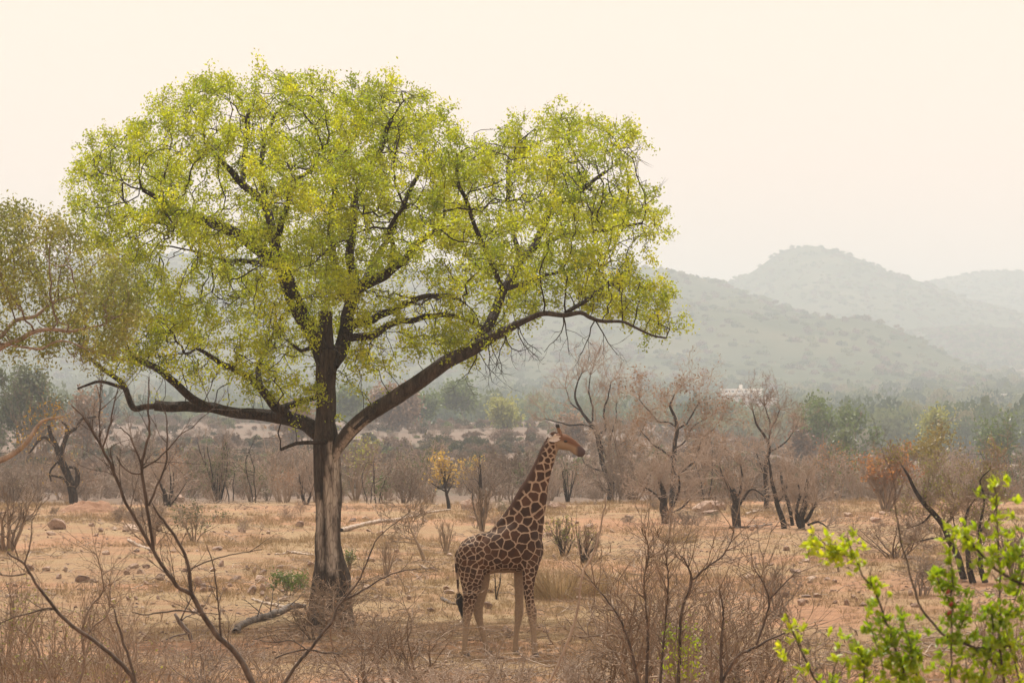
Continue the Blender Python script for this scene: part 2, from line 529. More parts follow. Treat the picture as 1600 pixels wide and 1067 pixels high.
# the red earth track that crosses below the giraffe, bare patches by the clearing's right side
trk = np.exp(-((YY - 54.5 - 0.10 * XX - 1.0 * fbm(XX / 6, YY / 6, seed=8, octs=2)) / 2.6) ** 2)
patch = np.clip(fbm(XX / 7 + 3, YY / 7, seed=21, octs=3) * 1.2 - 0.15, 0, 0.55)
red = np.clip(trk * 1.1 + patch + np.clip((52 - YY) / 6, 0, .5), 0, 1)
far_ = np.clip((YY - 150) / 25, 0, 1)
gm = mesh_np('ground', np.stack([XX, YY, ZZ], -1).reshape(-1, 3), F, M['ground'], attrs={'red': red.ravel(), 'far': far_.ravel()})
tag(obj('ground', gm), kind='structure')


def hill(name, Yr, ridge, foot_z, front, seed, rough=10):
    """a ridge at depth Yr whose skyline runs through the given pixel points; slopes towards and away from us"""
    rx = np.array([W(p, q, Yr).x for p, q in ridge]); rz = np.array([W(p, q, Yr).z for p, q in ridge])
    xs = np.linspace(rx[0], rx[-1], 260)
    k = np.interp(xs, rx, rz)
    ker = np.hanning(9); ker /= ker.sum()
    k = np.convolve(np.pad(k, 4, mode='edge'), ker, 'valid')
    v = np.concatenate([np.linspace(-1, 0, 70), np.linspace(0, 1, 22)[1:]])
    X = np.repeat(xs[None, :], len(v), 0); V = np.repeat(v[:, None], len(xs), 1)
    Y = Yr + V * front
    f = np.where(V < 0, (1 + V), (1 - V)); f = f ** 1.15; f = 0.6 * f + 0.4 * f * f * (3 - 2 * f)
    gul = fbm(X / 220, Y / 340, seed=seed, octs=4)
    Z = foot_z + (k[None, :] - foot_z) * f + gul * rough * (4 * f * (1 - f) + 0.10) + fbm(X / 30, Y / 30, seed=seed + 5, octs=2) * 1.3
    n0, n1 = X.shape
    i = (np.arange(n0 - 1)[:, None] * n1 + np.arange(n1 - 1)[None, :]).ravel()
    me = mesh_np(name, np.stack([X, Y, Z], -1).reshape(-1, 3), np.stack([i, i + 1, i + 1 + n1, i + n1], 1), M['hill'])
    tag(obj(name, me), kind='structure')
    return X, Y, Z, V


hills = [
    hill('hill', 3100, [(-2600, 470), (-1500, 430), (-700, 452), (-200, 425), (120, 402), (260, 392), (420, 404), (600, 418), (800, 415), (960, 418), (1040, 428), (1100, 441), (1160, 463), (1230, 492), (1300, 522), (1360, 548), (1430, 573), (1560, 600), (1900, 620)], 8, 1250, 31, 26),
    hill('hill', 4100, [(300, 600), (700, 540), (960, 490), (1060, 460), (1130, 442), (1175, 424), (1205, 402), (1238, 386), (1272, 383), (1305, 392), (1345, 404), (1400, 428), (1445, 441), (1500, 462), (1570, 484), (1700, 520), (2000, 580), (2600, 600)], 20, 1300, 47, 30),
    hill('hill', 5000, [(900, 560), (1250, 480), (1380, 452), (1440, 441), (1490, 429), (1550, 421), (1610, 423), (1750, 400), (2100, 440), (2700, 500)], 40, 900, 59, 20),
    hill('hill', 3500, [(1150, 600), (1280, 562), (1360, 540), (1420, 522), (1500, 513), (1580, 516), (1700, 520), (2100, 560)], 20, 700, 63, 14),
]


# ------------------------------------------------------------------ instanced ground cover (stuff only)
def gn_scatter(name, protos, pts, rotz, scl, label, cat, tilt=0.0, rng=None):
    me = bpy.data.meshes.new(name)
    me.vertices.add(len(pts)); me.vertices.foreach_set('co', np.asarray(pts, np.float32).ravel())
    rng = rng or np.random.default_rng(1)
    rv = np.zeros((len(pts), 3), np.float32); rv[:, 2] = rotz
    if tilt: rv[:, 0] = rng.normal(0, tilt, len(pts)); rv[:, 1] = rng.normal(0, tilt, len(pts))
    a = me.attributes.new('rot', 'FLOAT_VECTOR', 'POINT'); a.data.foreach_set('vector', rv.ravel())
    scl = np.asarray(scl, np.float32)
    if scl.ndim == 1: scl = np.repeat(scl[:, None], 3, 1)
    a = me.attributes.new('scl', 'FLOAT_VECTOR', 'POINT'); a.data.foreach_set('vector', np.ascontiguousarray(scl).ravel())
    a = me.attributes.new('pick', 'INT', 'POINT'); a.data.foreach_set('value', rng.integers(0, len(protos), len(pts)).astype(np.int32))
    me.update()
    o = obj(name, me)
    ng = bpy.data.node_groups.new(name + '_nodes', 'GeometryNodeTree')
    ng.interface.new_socket('Geometry', in_out='INPUT', socket_type='NodeSocketGeometry')
    ng.interface.new_socket('Geometry', in_out='OUTPUT', socket_type='NodeSocketGeometry')
    n, l = ng.nodes, ng.links
    gi, go = n.new('NodeGroupInput'), n.new('NodeGroupOutput')
    iop = n.new('GeometryNodeInstanceOnPoints')
    jn = n.new('GeometryNodeJoinGeometry')
    for p in protos:
        oi = n.new('GeometryNodeObjectInfo'); oi.inputs[0].default_value = p
        oi.inputs['As Instance'].default_value = True
        l.new(oi.outputs['Geometry'], jn.inputs[0])
    mp = n.new('GeometryNodeMeshToPoints')
    l.new(gi.outputs[0], mp.inputs[0]); l.new(mp.outputs[0], iop.inputs['Points'])
    l.new(jn.outputs[0], iop.inputs['Instance'])
    iop.inputs['Pick Instance'].default_value = True

    def na(nm, ty):
        q = n.new('GeometryNodeInputNamedAttribute'); q.data_type = ty; q.inputs[0].default_value = nm
        return [s for s in q.outputs if s.enabled][0]
    l.new(na('pick', 'INT'), iop.inputs['Instance Index'])
    l.new(na('rot', 'FLOAT_VECTOR'), iop.inputs['Rotation'])
    l.new(na('scl', 'FLOAT_VECTOR'), iop.inputs['Scale'])
    l.new(iop.outputs[0], go.inputs[0])
    md = o.modifiers.new('scatter', 'NODES'); md.node_group = ng
    tag(o, label, cat, kind='stuff')
    return o


def proto(name, me):
    return bpy.data.objects.new(name, me)       # only referenced by a scatter, never linked


def crown_blob(seed, n=420, flat=0.7, size=0.2, mat=None):
    """unit crown: lumps of leaf faces over and inside an uneven dome, radius about 1, base at z=0"""
    rng = np.random.default_rng(seed)
    lumps = rng.normal(0, 1, (9, 3)); lumps = norm(lumps) * rng.uniform(0.35, 0.68, (9, 1)); lumps[:, 2] = np.abs(lumps[:, 2]) * 0.9
    P = []
    for c in lumps:
        q = norm(rng.normal(0, 1, (n // 9, 3))) * rng.uniform(0.28, 0.45) * rng.uniform(0.8, 1.05, (n // 9, 1))
        P.append(c + q)
    P = np.concatenate(P); P[:, 2] = (P[:, 2] + 0.35) * flat
    P = P[P[:, 2] > -0.02]
    return leaf_mesh('crown', P, rng, size, mat, 0.02, 1, 0.75)


rngF = np.random.default_rng(77)
wood_p = [proto('wood_crown', crown_blob(100 + i, 520, 0.95, 0.17, M['far_wood'])) for i in range(5)]
scr_p = [proto('scrub_crown', crown_blob(200 + i, 220, 0.95, 0.26, M['far_scrub'])) for i in range(4)]


def sample_ground(rng, n, y0, y1, pxa, pxb, dens=None):
    y = np.exp(rng.uniform(math.log(y0), math.log(y1), n))
    px = rng.uniform(pxa, pxb, n)
    x = (px - 800) / FPX * y
    if dens is not None:
        k = rng.random(n) < dens(px, y, x); x, y = x[k], y[k]
    return x, y


# riverine wood in the valley, below and right of the plain
def wd(px, y, x):
    lodge = (px > 1112) & (px < 1232) & (y > 1340) & (y < 1712)
    near = 760 + np.clip((1250 - px) / 400, -1, 1) * 60
    return np.clip((y - near) / 120, 0, 1) * np.clip(0.95 + fbm(x / 90, y / 120, seed=70, octs=2) * 0.6 - np.clip((y - 1700) / 1500, 0, .5), 0.05, 1) * np.where(lodge, 0, 1)


x, y = sample_ground(rngF, 9000, 760, 3000, -700, 2300, wd)
z = gz(x, y, False)
sc = rngF.uniform(4.2, 9.5, len(x)) * np.where(y > 1700, 0.85, 1.0)
scl = np.stack([sc, sc, sc * rngF.uniform(0.9, 1.5, len(x))], 1)
gn_scatter('valley_woodland', wood_p, np.stack([x, y, z - 0.6], 1), rngF.uniform(0, 6.28, len(x)), scl,
           'blue green riverine woodland filling the hazy valley below the hills', 'woodland', rng=rngF)
# bush on the hills
PH = []
for X, Y, Z, V in hills:
    n = 17000
    k = rngF.integers(0, X.size, n)
    dx = (X[0, 1] - X[0, 0]); 
    q = np.stack([X.ravel()[k] + rngF.uniform(-.5, .5, n) * dx, Y.ravel()[k], Z.ravel()[k] - 1.2], 1)
    vis = (V.ravel()[k] < 0.12) & (fbm(q[:, 0] / 150, q[:, 1] / 200, seed=90, octs=3) > -0.9)
    PH.append(q[vis])
PH = np.concatenate(PH)
sh = rngF.uniform(2.2, 5.4, len(PH))
gn_scatter('hillside_bush', wood_p[:3] + scr_p[:2], PH, rngF.uniform(0, 6.28, len(PH)), np.stack([sh, sh, sh * 0.9], 1),
           'pale hazy bush covering the slopes of the hills', 'woodland', rng=rngF)
# scrub dotted over the plain


def sd(px, y, x):
    return np.clip(0.55 + fbm(x / 40, y / 60, seed=33, octs=2) * 0.9, 0.05, 1)


x, y = sample_ground(rngF, 11000, 215, 860, -500, 2100, sd)
z = gz(x, y, False)
sc = rngF.uniform(0.55, 1.5, len(x))
gn_scatter('plain_scrub', scr_p, np.stack([x, y, z - 0.1], 1), rngF.uniform(0, 6.28, len(x)), np.stack([sc, sc, sc * rngF.uniform(.7, 1.3, len(x))], 1),
           'dry brown scrub dotted over the plain beyond the clearing', 'scrub', rng=rngF)


# ------------------------------------------------------------------ buildings on the valley side
def box_arr(x0, x1, y0, y1, z0, z1):
    v = np.array([[x0, y0, z0], [x1, y0, z0], [x1, y1, z0], [x0, y1, z0], [x0, y0, z1], [x1, y0, z1], [x1, y1, z1], [x0, y1, z1]], float)
    f = np.array([[0, 3, 2, 1], [4, 5, 6, 7], [0, 1, 5, 4], [1, 2, 6, 5], [2, 3, 7, 6], [3, 0, 4, 7]])
    return v, f


def boxes(name, bs, mat, parent):
    vs, fs = [], []
    for i, b in enumerate(bs):
        v, f = box_arr(*b); vs.append(v); fs.append(f + 8 * i)
    return obj(name, mesh_np(name, np.concatenate(vs), np.concatenate(fs), mat, smooth=False), parent)


def building(px, py, Y, label, cat, vols, name='lodge_building'):
    """vols: px-space boxes (x0,x1,ytop,ybottom,depth0,depth1) relative to the building's anchor pixel"""
    a = W(px, py, Y); k = Y / FPX
    t = tag(empty(name, a), label, cat)
    for (x0, x1, yt, yb, d0, d1) in vols:
        w = boxes('wall', [(x0 * k, x1 * k, d0, d1, -yb * k - 1.2, -yt * k - 0.01)], M['tan_wall'] if yb - yt > 5 else M['white_wall'], t)
        boxes('roof', [(x0 * k - .8, x1 * k + .8, d0 - 1.2, d1 + .6, -yt * k, -yt * k + .6)], M['roof_slab'], t)
        nw = max(1, int((x1 - x0) / 9))
        for i in range(nw):
            cx = x0 + (i + 0.5) * (x1 - x0) / nw
            h = (yb - yt) * k
            boxes('window', [((cx - 1.8) * k, (cx + 1.8) * k, d0 - 0.06, d0 + 0.05, -yb * k + h * .25, -yt * k - h * .25)], M['window'], w)
    return t


b = building(1170, 622, 1700, 'white flat roofed lodge with a small tower among the valley trees', 'lodge',
             [(-40, 20, -13, -8, 0, 12), (-32, -18, 0, 4, -8, -2), (8, 44, 1, 5, -12, -4), (-14, 8, -8, 1, -5, -.5)])
boxes('tower', [(-14 * 1700 / FPX, -9 * 1700 / FPX, 4, 6, 3, 7.6)], M['white_wall'], b)
building(1078, 577, 2300, 'small white house between trees up the slope left of the lodge', 'house', [(-11, 10, -5, 0, 0, 10), (-3, 14, -2, 3, -8, -1)], 'white_house')
building(1242, 577, 2400, 'long low white roofed building above the lodge', 'house', [(-20, 20, -4, 1, 0, 10)], 'long_white_building')
building(997, 571, 2350, 'tiny pale building just right of the big tree crown', 'house', [(-6, 6, -3, 1, 0, 8)], 'pale_house')
building(1583, 622, 1600, 'tan house half hidden by trees at the right edge', 'house', [(-12, 12, -5, 3, 0, 9)], 'tan_house')


# ------------------------------------------------------------------ trees grown into a crown volume
def poly_sample(rng, poly, n, hmax, edge=170.0, dens=None):
    """pixel points inside an outline with a depth offset that gives the crown a rounded body"""
    P = np.asarray(poly, float)
    out = []
    got = 0
    while got < n:
        q = rng.uniform(P.min(0), P.max(0), (n * 2, 2))
        A, B = P, np.roll(P, -1, 0)
        cond = ((A[None, :, 1] > q[:, None, 1]) != (B[None, :, 1] > q[:, None, 1])) & \
               (q[:, None, 0] < (B - A)[None, :, 0] * (q[:, None, 1] - A[None, :, 1]) / ((B - A)[None, :, 1] + 1e-9) + A[None, :, 0])
        ins = cond.sum(1) % 2 == 1
        q = q[ins]
        ab = B - A
        t = np.clip(((q[:, None] - A[None]) * ab[None]).sum(-1) / ((ab ** 2).sum(-1) + 1e-9)[None], 0, 1)
        dist = np.linalg.norm(q[:, None] - (A[None] + t[..., None] * ab[None]), axis=-1).min(1)
        tt = np.clip(dist / edge, 0, 1)
        h = hmax * np.sqrt(1 - (1 - tt) ** 2)
        u = rng.uniform(-1, 1, len(q)); u = np.sign(u) * np.abs(u) ** 0.7
        r = np.column_stack([q, u * h])
        if dens is not None: r = r[rng.random(len(r)) < dens(r)]
        out.append(r); got += len(r)
    return np.concatenate(out)[:n]


def colonize(rng, pos, par, rad, A, step=0.28, di=2.4, dk=0.42, iters=90, jit=0.22, up=0.05):
    pos = list(map(np.array, pos)); par = list(par); rad = list(rad)
    P = np.array(pos)
    near = np.full(len(A), 1e9); ni = np.zeros(len(A), int)

    def upd(new0, Pn):
        for s in range(0, len(Pn), 256):
            D = np.linalg.norm(A[:, None] - Pn[None, s:s + 256], axis=-1)
            j = D.argmin(1); d = D[np.arange(len(A)), j]
            m = d < near
            near[m] = d[m]; ni[m] = new0 + s + j[m]
    upd(0, P)
    alive = np.ones(len(A), bool)
    for it in range(iters):
        alive &= near > dk
        m = alive & (near < di * (3 if it < 8 else 1))
        if not m.any(): break
        idx = ni[m]; v = norm(A[m] - P[idx])
        uq, inv = np.unique(idx, return_inverse=True)
        acc = np.zeros((len(uq), 3)); np.add.at(acc, inv, v)
        dirn = norm(acc); dirn = norm(dirn + rng.normal(0, jit, dirn.shape) + [0, 0, up])
        new = P[uq] + dirn * step * rng.uniform(0.8, 1.2, (len(uq), 1))
        n0 = len(P)
        P = np.vstack([P, new]); par += list(uq); rad += [0] * len(uq)
        upd(n0, new)
    return P, np.array(par), np.array(rad, float)


def pipe(par, base_n, rad, tip=0.008, n=2.35, cap=0.09):
    N = len(par); acc = np.zeros(N)
    for i in range(N - 1, base_n - 1, -1):
        r = max(acc[i] ** (1 / n), tip) if acc[i] > 0 else tip
        rad[i] = min(r, cap)
        acc[par[i]] += rad[i] ** n
    return rad


def chains(P, par, rad, base_n):
    N = len(par)
    ch = [[] for _ in range(N)]
    for i in range(base_n, N): ch[par[i]].append(i)
    res = []
    stack = []
    for i in range(base_n):
        for c in ch[i]: stack.append((i, c))
    while stack:
        p, c = stack.pop()
        line = [p, c]
        while ch[c]:
            k = sorted(ch[c], key=lambda q: -rad[q])
            for o_ in k[1:]: stack.append((c, o_))
            c = k[0]; line.append(c)
        rr = rad[line].copy(); rr[0] = rr[1]; rr[-1] *= 0.5
        res.append((P[line], rr))
    return res, [i for i in range(base_n, N) if not ch[i]]


def trace_tree(rng, limbs, TY, base):
    """limbs: lists of (px, py, r_px, depth); every limb after the first hangs on the nearest earlier node"""
    pos, par, rad, tubes = [], [], [], []
    for L in limbs:
        pts = np.array([W(p[0], p[1], TY + (p[3] if len(p) > 3 else 0)) for p in L]) - base
        rr = np.array([p[2] for p in L]) * TY / FPX
        C, cr = spline(pts, rr, 0.26)
        C[1:] += rng.normal(0, 0.018, (len(C) - 1, 3)) * np.minimum(1, 0.05 / cr[1:, None] + .4)
        if pos:
            Q = np.array(pos); j = int(np.linalg.norm(Q - C[0], axis=1).argmin())
        else: j = 0
        s = len(pos)
        for i in range(len(C)):
            pos.append(C[i]); par.append(j if i == 0 else s + i - 1); rad.append(cr[i])
        tubes.append((C, cr))
    return pos, par, rad, tubes


def bark_tube(C, cr, rng, sides=28, step=0.06, amp=0.10, seed=0, flare=None):
    C, cr = spline(C, cr, step)
    T = norm(np.gradient(C, axis=0)); D = norm(C[-1] - C[0])
    ref = np.array([1.0, 0.1, 0]) if abs(D[2]) > 0.75 else np.array([0.05, 0.1, 1.0])
    N = norm(np.cross(T, ref)); B = np.cross(T, N)
    an = np.arange(sides) / sides * 2 * math.pi
    A, H = np.meshgrid(an, np.arange(len(C)) * step)
    s = seed * 7.3
    rid = np.abs(vnoise(np.cos(A) * 3.2 + s, np.sin(A) * 3.2, H * 0.9, seed)) * -1.6 + 0.5
    lump = vnoise(np.cos(A) * 1.1 + s, np.sin(A) * 1.1, H * 0.8, seed + 3)
    fine = vnoise(np.cos(A) * 7 + s, np.sin(A) * 7, H * 4, seed + 9)
    f = 1 + amp * rid + amp * 0.9 * lump + amp * 0.35 * fine
    if flare is not None: f = f * flare(A, H)
    rr = cr[:, None] * f
    V = C[:, None, :] + rr[..., None] * (np.cos(A)[..., None] * N[:, None, :] + np.sin(A)[..., None] * B[:, None, :])
    k, m = len(C), sides
    i = (np.arange(k - 1)[:, None] * m + np.arange(m)[None, :]); j = (np.arange(k - 1)[:, None] * m + (np.arange(m)[None, :] + 1) % m)
    F = np.stack([i, j, j + m, i + m], -1).reshape(-1, 4)
    cap = ((k - 1) * m + np.arange(m))[None, :]
    return V.reshape(-1, 3), [F, cap], A.ravel(), H.ravel()


# ---- the big green tree
TY = 69.0
tb = W(516, 985, TY); tb.z = gzf(tb.x, TY) - 0.05
TB = np.array(tb)
big = tag(empty('green_tree', tb), 'big spreading tree with bright spring leaves and a stripped pale trunk', 'tree')
L_main = [
    [(517, 990, 31), (516, 940, 30), (516, 902, 29), (514, 868, 24), (513, 827, 21.5), (513, 752, 21), (510, 700, 19), (509, 659, 14.5), (509, 620, 14), (510, 575, 14.5), (512, 548, 16)],
    [(514, 722, 9, -.1), (528, 696, 11, -.1), (556, 664, 12.5, -.3), (600, 632, 12.5, -.5), (650, 600, 12, -.7), (700, 566, 11.5, -.9), (745, 542, 9.5, -1), (785, 516, 7, -1.1), (822, 499, 4.6, -1.2), (850, 490, 4.2, -1.3), (880, 493, 3.6, -1.3), (905, 489, 3.2, -1.3), (940, 501, 2.8, -1.4), (972, 503, 2.3, -1.4), (1005, 519, 1.9, -1.4), (1040, 530, 1.4, -1.4)],
    [(736, 548, 9, -1), (766, 504, 8, -.6), (786, 455, 7, 0), (808, 418, 6.6, .5), (834, 385, 6, 1), (853, 350, 5, 1.4), (873, 320, 4, 1.8), (912, 292, 3.5, 2), (950, 268, 2.6, 2.2)],
    [(512, 700, 12, 0), (490, 672, 12.5, .2), (460, 657, 11.5, .4), (425, 650, 11, .6), (375, 645, 9.5, .8), (330, 637, 8.5, 1), (290, 635, 8, 1.1), (243, 634, 7.5, 1.2)],
    [(512, 585, 13, 0), (500, 545, 12, 0), (480, 510, 12, -.2), (463, 478, 12, -.4), (450, 442, 12, -.5), (435, 412, 11, -.6), (402, 388, 9.5, -.8), (365, 362, 8, -1), (322, 346, 7, -1.3), (285, 333, 5.5, -1.6), (250, 312, 4, -1.8), (222, 298, 3, -2)],
    [(518, 570, 13, 0), (538, 530, 11.5, .3), (546, 490, 10, .5), (556, 455, 9, .5), (598, 430, 8, -.2), (632, 405, 6, -1), (655, 380, 5, -1.6), (685, 355, 3.6, -2)],
    [(510, 552, 13, .2), (508, 520, 11.5, .2), (508, 486, 10.5, .2)],
    [(250, 634, 5, 1.2), (208, 633, 5, 1.3), (193, 604, 4.6, 1.3), (160, 574, 3.6, 1.4), (128, 552, 2.2, 1.5)],
    [(192, 606, 3, 1.3), (160, 598, 2.6, 1.2), (120, 606, 1.6, 1.2)],
    [(350, 642, 7.5, .9), (312, 630, 6.5, .6), (280, 604, 6, .3), (246, 577, 5.5, 0), (205, 556, 4.5, -.3)],
    [(458, 655, 9, .4), (430, 635, 8.5, .2), (408, 606, 7, 0), (380, 585, 5.5, -.3), (345, 568, 4, -.5), (310, 545, 3, -.8)],
    [(436, 640, 6, .2), (465, 628, 4.5, .3), (500, 620, 4.5, .4)],
    [(408, 608, 5, 0), (405, 575, 4, .4), (424, 530, 3, .7), (442, 495, 2.2, .9)],
    [(437, 414, 9, -.6), (427, 372, 8, -.3), (418, 332, 7, 0), (396, 302, 6, .1), (376, 288, 6, .2), (358, 266, 5, 0), (340, 248, 3.5, -.2)],
    [(378, 290, 5, .2), (382, 245, 4.6, .6), (386, 205, 4, .8), (392, 170, 3, .9)],
    [(420, 335, 6, 0), (411, 290, 5, .6), (407, 250, 4.2, 1), (416, 210, 3.4, 1.3), (432, 178, 2.4, 1.5)],
    [(428, 374, 6, -.3), (447, 332, 4.4, -.8), (457, 292, 3.6, -1.3), (482, 268, 3, -1.6), (503, 232, 2.4, -1.8)],
    [(550, 480, 8, .5), (532, 432, 6.5, .9), (519, 392, 6, 1.2), (516, 350, 5.6, 1.4), (521, 305, 5, 1.5), (528, 260, 4, 1.6), (552, 218, 3, 1.7)],
    [(555, 458, 8, .5), (547, 400, 6.6, 0), (552, 340, 5.8, -.4), (563, 290, 5, -.6), (592, 240, 4.4, -.8), (612, 185, 3, -.9)],
    [(560, 452, 5, .5), (584, 410, 4.4, 1.2), (610, 365, 4, 2), (640, 300, 3.6, 2.6), (668, 240, 3, 3)],
    [(602, 430, 5, -.2), (615, 392, 4.2, -.8), (609, 358, 3.4, -1.6), (632, 322, 2.6, -2)],
    [(544, 510, 7, .4), (580, 498, 6, -.2), (620, 482, 5, -.8), (668, 462, 4, -1.4), (720, 466, 3, -2)],
    [(546, 528, 6.5, .3), (585, 522, 6, .6), (625, 502, 5, 1), (680, 494, 4, 1.4), (725, 500, 3, 1.8), (768, 520, 2, 2)],
    [(834, 387, 4, 1), (868, 374, 3.8, .6), (900, 366, 3.4, .2), (950, 360, 2.8, 0), (1000, 350, 2, 0)],
    [(884, 489, 3.4, -1.3), (915, 470, 3.4, -1), (940, 452, 2.8, -.6), (970, 440, 2, -.2)],
    [(790, 452, 3.6, 0), (826, 440, 3.4, .8), (870, 425, 2.8, 1.4), (930, 410, 2, 2)],
    [(790, 455, 4, 0), (765, 405, 4, -.6), (742, 350, 3.4, -1), (720, 290, 3, -1.2), (712, 240, 2.2, -1.2)],
    [(812, 412, 4, .5), (800, 350, 3.8, 1.4), (792, 290, 3.2, 2.2), (796, 240, 2.4, 2.8)],
    [(325, 347, 4.5, -1.3), (290, 352, 4, -.6), (255, 350, 3.2, .2), (215, 345, 2.4, .8)],
    [(440, 420, 4, -.5), (400, 410, 3.4, .8), (350, 405, 3, 1.6), (300, 392, 2.2, 2.2)],
    [(495, 540, 4, 0), (470, 548, 3, -.4), (450, 530, 2, -.5)],
    [(600, 632, 4, -.5), (572, 652, 3.6, -.8), (552, 672, 2.6, -.9)],
    [(510, 690, 4, -.3), (488, 692, 3.2, -.6), (462, 694, 3, -.8), (438, 704, 2.4, -.9)],
]
rngT = np.random.default_rng(5)
pos, par, rad, tubes = trace_tree(rngT, L_main, TY, TB)
outline = [(112, 285), (128, 238), (165, 188), (205, 176), (246, 186), (252, 140), (300, 122), (350, 98), (402, 84), (450, 96), (498, 112), (530, 136), (570, 122), (625, 118), (672, 132), (690, 165), (712, 192), (745, 186), (785, 196), (812, 172), (858, 166), (905, 164), (955, 176), (998, 200), (1004, 238), (985, 268), (1030, 300), (1062, 335), (1052, 362), (1012, 392), (1020, 420), (1050, 446), (1064, 482), (1058, 536), (1010, 520), (960, 492), (900, 478), (850, 486), (812, 520), (770, 560), (720, 548), (670, 560), (610, 560), (560, 584), (535, 610), (528, 560), (500, 600), (498, 640), (440, 634), (400, 622), (340, 600), (300, 604), (250, 585), (200, 600), (140, 575), (170, 520), (150, 470), (190, 420), (140, 380), (112, 330)]
outline = [(a, b_ + 14 if b_ < 250 else b_) for a, b_ in outline]
holes = [(265, 420, 38, 1.0), (430, 395, 22, .7), (470, 350, 24, .7), (620, 470, 60, .5), (560, 400, 40, .5), (485, 555, 40, .5), (690, 400, 30, .3), (235, 480, 40, .5), (880, 320, 18, .8), (730, 300, 18, .6), (340, 500, 60, .55), (720, 520, 60, .5), (960, 310, 22, .7), (1000, 410, 20, .8), (345, 300, 22, .8), (300, 400, 25, .6)]


def dens(r):
    d = np.clip(0.42 + fbm(r[:, 0] / 52, r[:, 1] / 36, r[:, 2] / 1.6, seed=7, octs=2) * 1.5, 0.015, 1)
    for hx, hy, hr, hs in holes:
        d = d * (1 - hs * np.exp(-((r[:, 0] - hx) ** 2 + (r[:, 1] - hy) ** 2) / (hr * hr)))
    low = np.clip((r[:, 1] - 380) / 150, 0, 1) * np.clip(1 - np.abs(r[:, 0] - 560) / 420, 0, 1)
    return d * (1 - 0.35 * low)


At = poly_sample(rngT, outline, 6000, 5.6, 190, dens)
AW = np.array([W(a, b_, TY + d) for a, b_, d in At]) - TB
nb = len(pos)
P_, par_, rad_ = colonize(rngT, pos, par, rad, AW, step=0.25, di=2.2, dk=0.30, iters=90, jit=0.25, up=0.17)
rad_ = pipe(par_, nb, rad_, tip=0.0075, cap=0.075)
cl, tipi = chains(P_, par_, rad_, nb)
tw = Tubes()
for c, r in cl: tw.add(c, r, 5 if r[0] > 0.02 else 4)
tipP = P_[tipi]; tipD = norm(P_[tipi] - P_[par_[tipi]])
b2, t2 = grow(rngT, np.repeat(tipP, 2, 0), np.repeat(tipD, 2, 0) + rngT.normal(0, .55, (len(tipP) * 2, 3)), 0.42, 0.0065, [dict(k=3, wander=.25, up=.12, s=3, tip=True)])
for q in b2: tw.add(*q)
# hanging bare twigs under the right limb and inside the lower left
hang = np.array([W(a, b_, TY + d) for a, b_, d in [(765, 530, -1), (790, 520, -1), (810, 508, -1.2), (745, 545, -1), (450, 480, -.3), (430, 470, 0), (880, 492, -1.3), (930, 500, -1.4), (250, 400, 0)]]) - TB
bh, th = grow(rngT, np.repeat(hang, 2, 0), np.tile([[.25, 0, -1], [.0, .2, -1]], (len(hang), 1)), 1.0, 0.016,
              [dict(k=6, wander=.28, up=-.02, n=4, lr=.6, rr=.6, ang=45, cup=-.1, s=4), dict(k=4, wander=.25, n=3, lr=.6, ang=45, cup=-.1, s=3), dict(k=3, wander=.2, s=3)])
for q in bh: tw.add(*q)
obj('branch', tw.mesh('branch', M['bark_dark']), big)
# leaves
thin = np.nonzero((rad_ < 0.016) & (np.arange(len(rad_)) >= nb))[0]
lp = np.concatenate([P_[thin], t2, t2])
# the sparse lower inside carries fewer leaves
px_l = 800 + (lp[:, 0] + TB[0]) / TY * FPX; py_l = 620 - (lp[:, 2] + TB[2] - CAM.z) / TY * FPX
low = np.clip((py_l - 360) / 160, 0, 1) * np.clip(1 - np.abs(px_l - 540) / 420, 0, 1)
cl_n = fbm(lp[:, 0] / .95, lp[:, 1] / .95, lp[:, 2] / .6, seed=44, octs=2)
keep = rngT.random(len(lp)) < np.clip(0.62 + cl_n * 1.7, .05, 1) * (1 - 0.38 * low)
lp = lp[keep]
obj('crown', leaf_mesh('crown', lp, rngT, 0.068, M['leaf_main'], 0.085, 25, 0.55), big)
print('tree nodes', len(P_), 'leaf pts', len(lp))

# trunk with stripped dead wood on the side we see
m_, n_, l_, out_ = mat_new('stripped_bark')
bs_ = n_.new('ShaderNodeBsdfPrincipled'); bs_.inputs['Roughness'].default_value = 0.85
c_ = n_.new('ShaderNodeTexCoord'); mp_ = n_.new('ShaderNodeMapping'); mp_.inputs['Scale'].default_value = (1, 1, 0.16); l_.new(c_.outputs['Object'], mp_.inputs[0])
nz_ = noise_node(n_, l_, 9, 7, vec=mp_.outputs[0], rough=0.7)
dk_ = ramp(n_, [(0.36, (0.018, 0.014, 0.012)), (0.66, (0.10, 0.078, 0.063))]); l_.new(nz_.outputs[0], dk_.inputs[0])
pl_ = ramp(n_, [(0.36, (0.10, 0.08, 0.068)), (0.47, (0.34, 0.295, 0.255)), (0.70, (0.58, 0.52, 0.46))]); l_.new(nz_.outputs[0], pl_.inputs[0])
at_ = n_.new('ShaderNodeAttribute'); at_.attribute_name = 'pale'
mx_ = n_.new('ShaderNodeMixRGB'); l_.new(at_.outputs['Fac'], mx_.inputs[0]); l_.new(dk_.outputs[0], mx_.inputs[1]); l_.new(pl_.outputs[0], mx_.inputs[2]); 
mp3_ = n_.new('ShaderNodeMapping'); mp3_.inputs['Scale'].default_value = (1, 1, 0.22); l_.new(c_.outputs['Object'], mp3_.inputs[0])
vo_ = n_.new('ShaderNodeTexVoronoi'); vo_.feature = 'DISTANCE_TO_EDGE'; vo_.inputs['Scale'].default_value = 13; l_.new(mp3_.outputs[0], vo_.inputs['Vector'])
cr_ = ramp(n_, [(0.0, (0.22, 0.2, 0.19)), (0.12, (1, 1, 1))]); l_.new(vo_.outputs['Distance'], cr_.inputs[0])
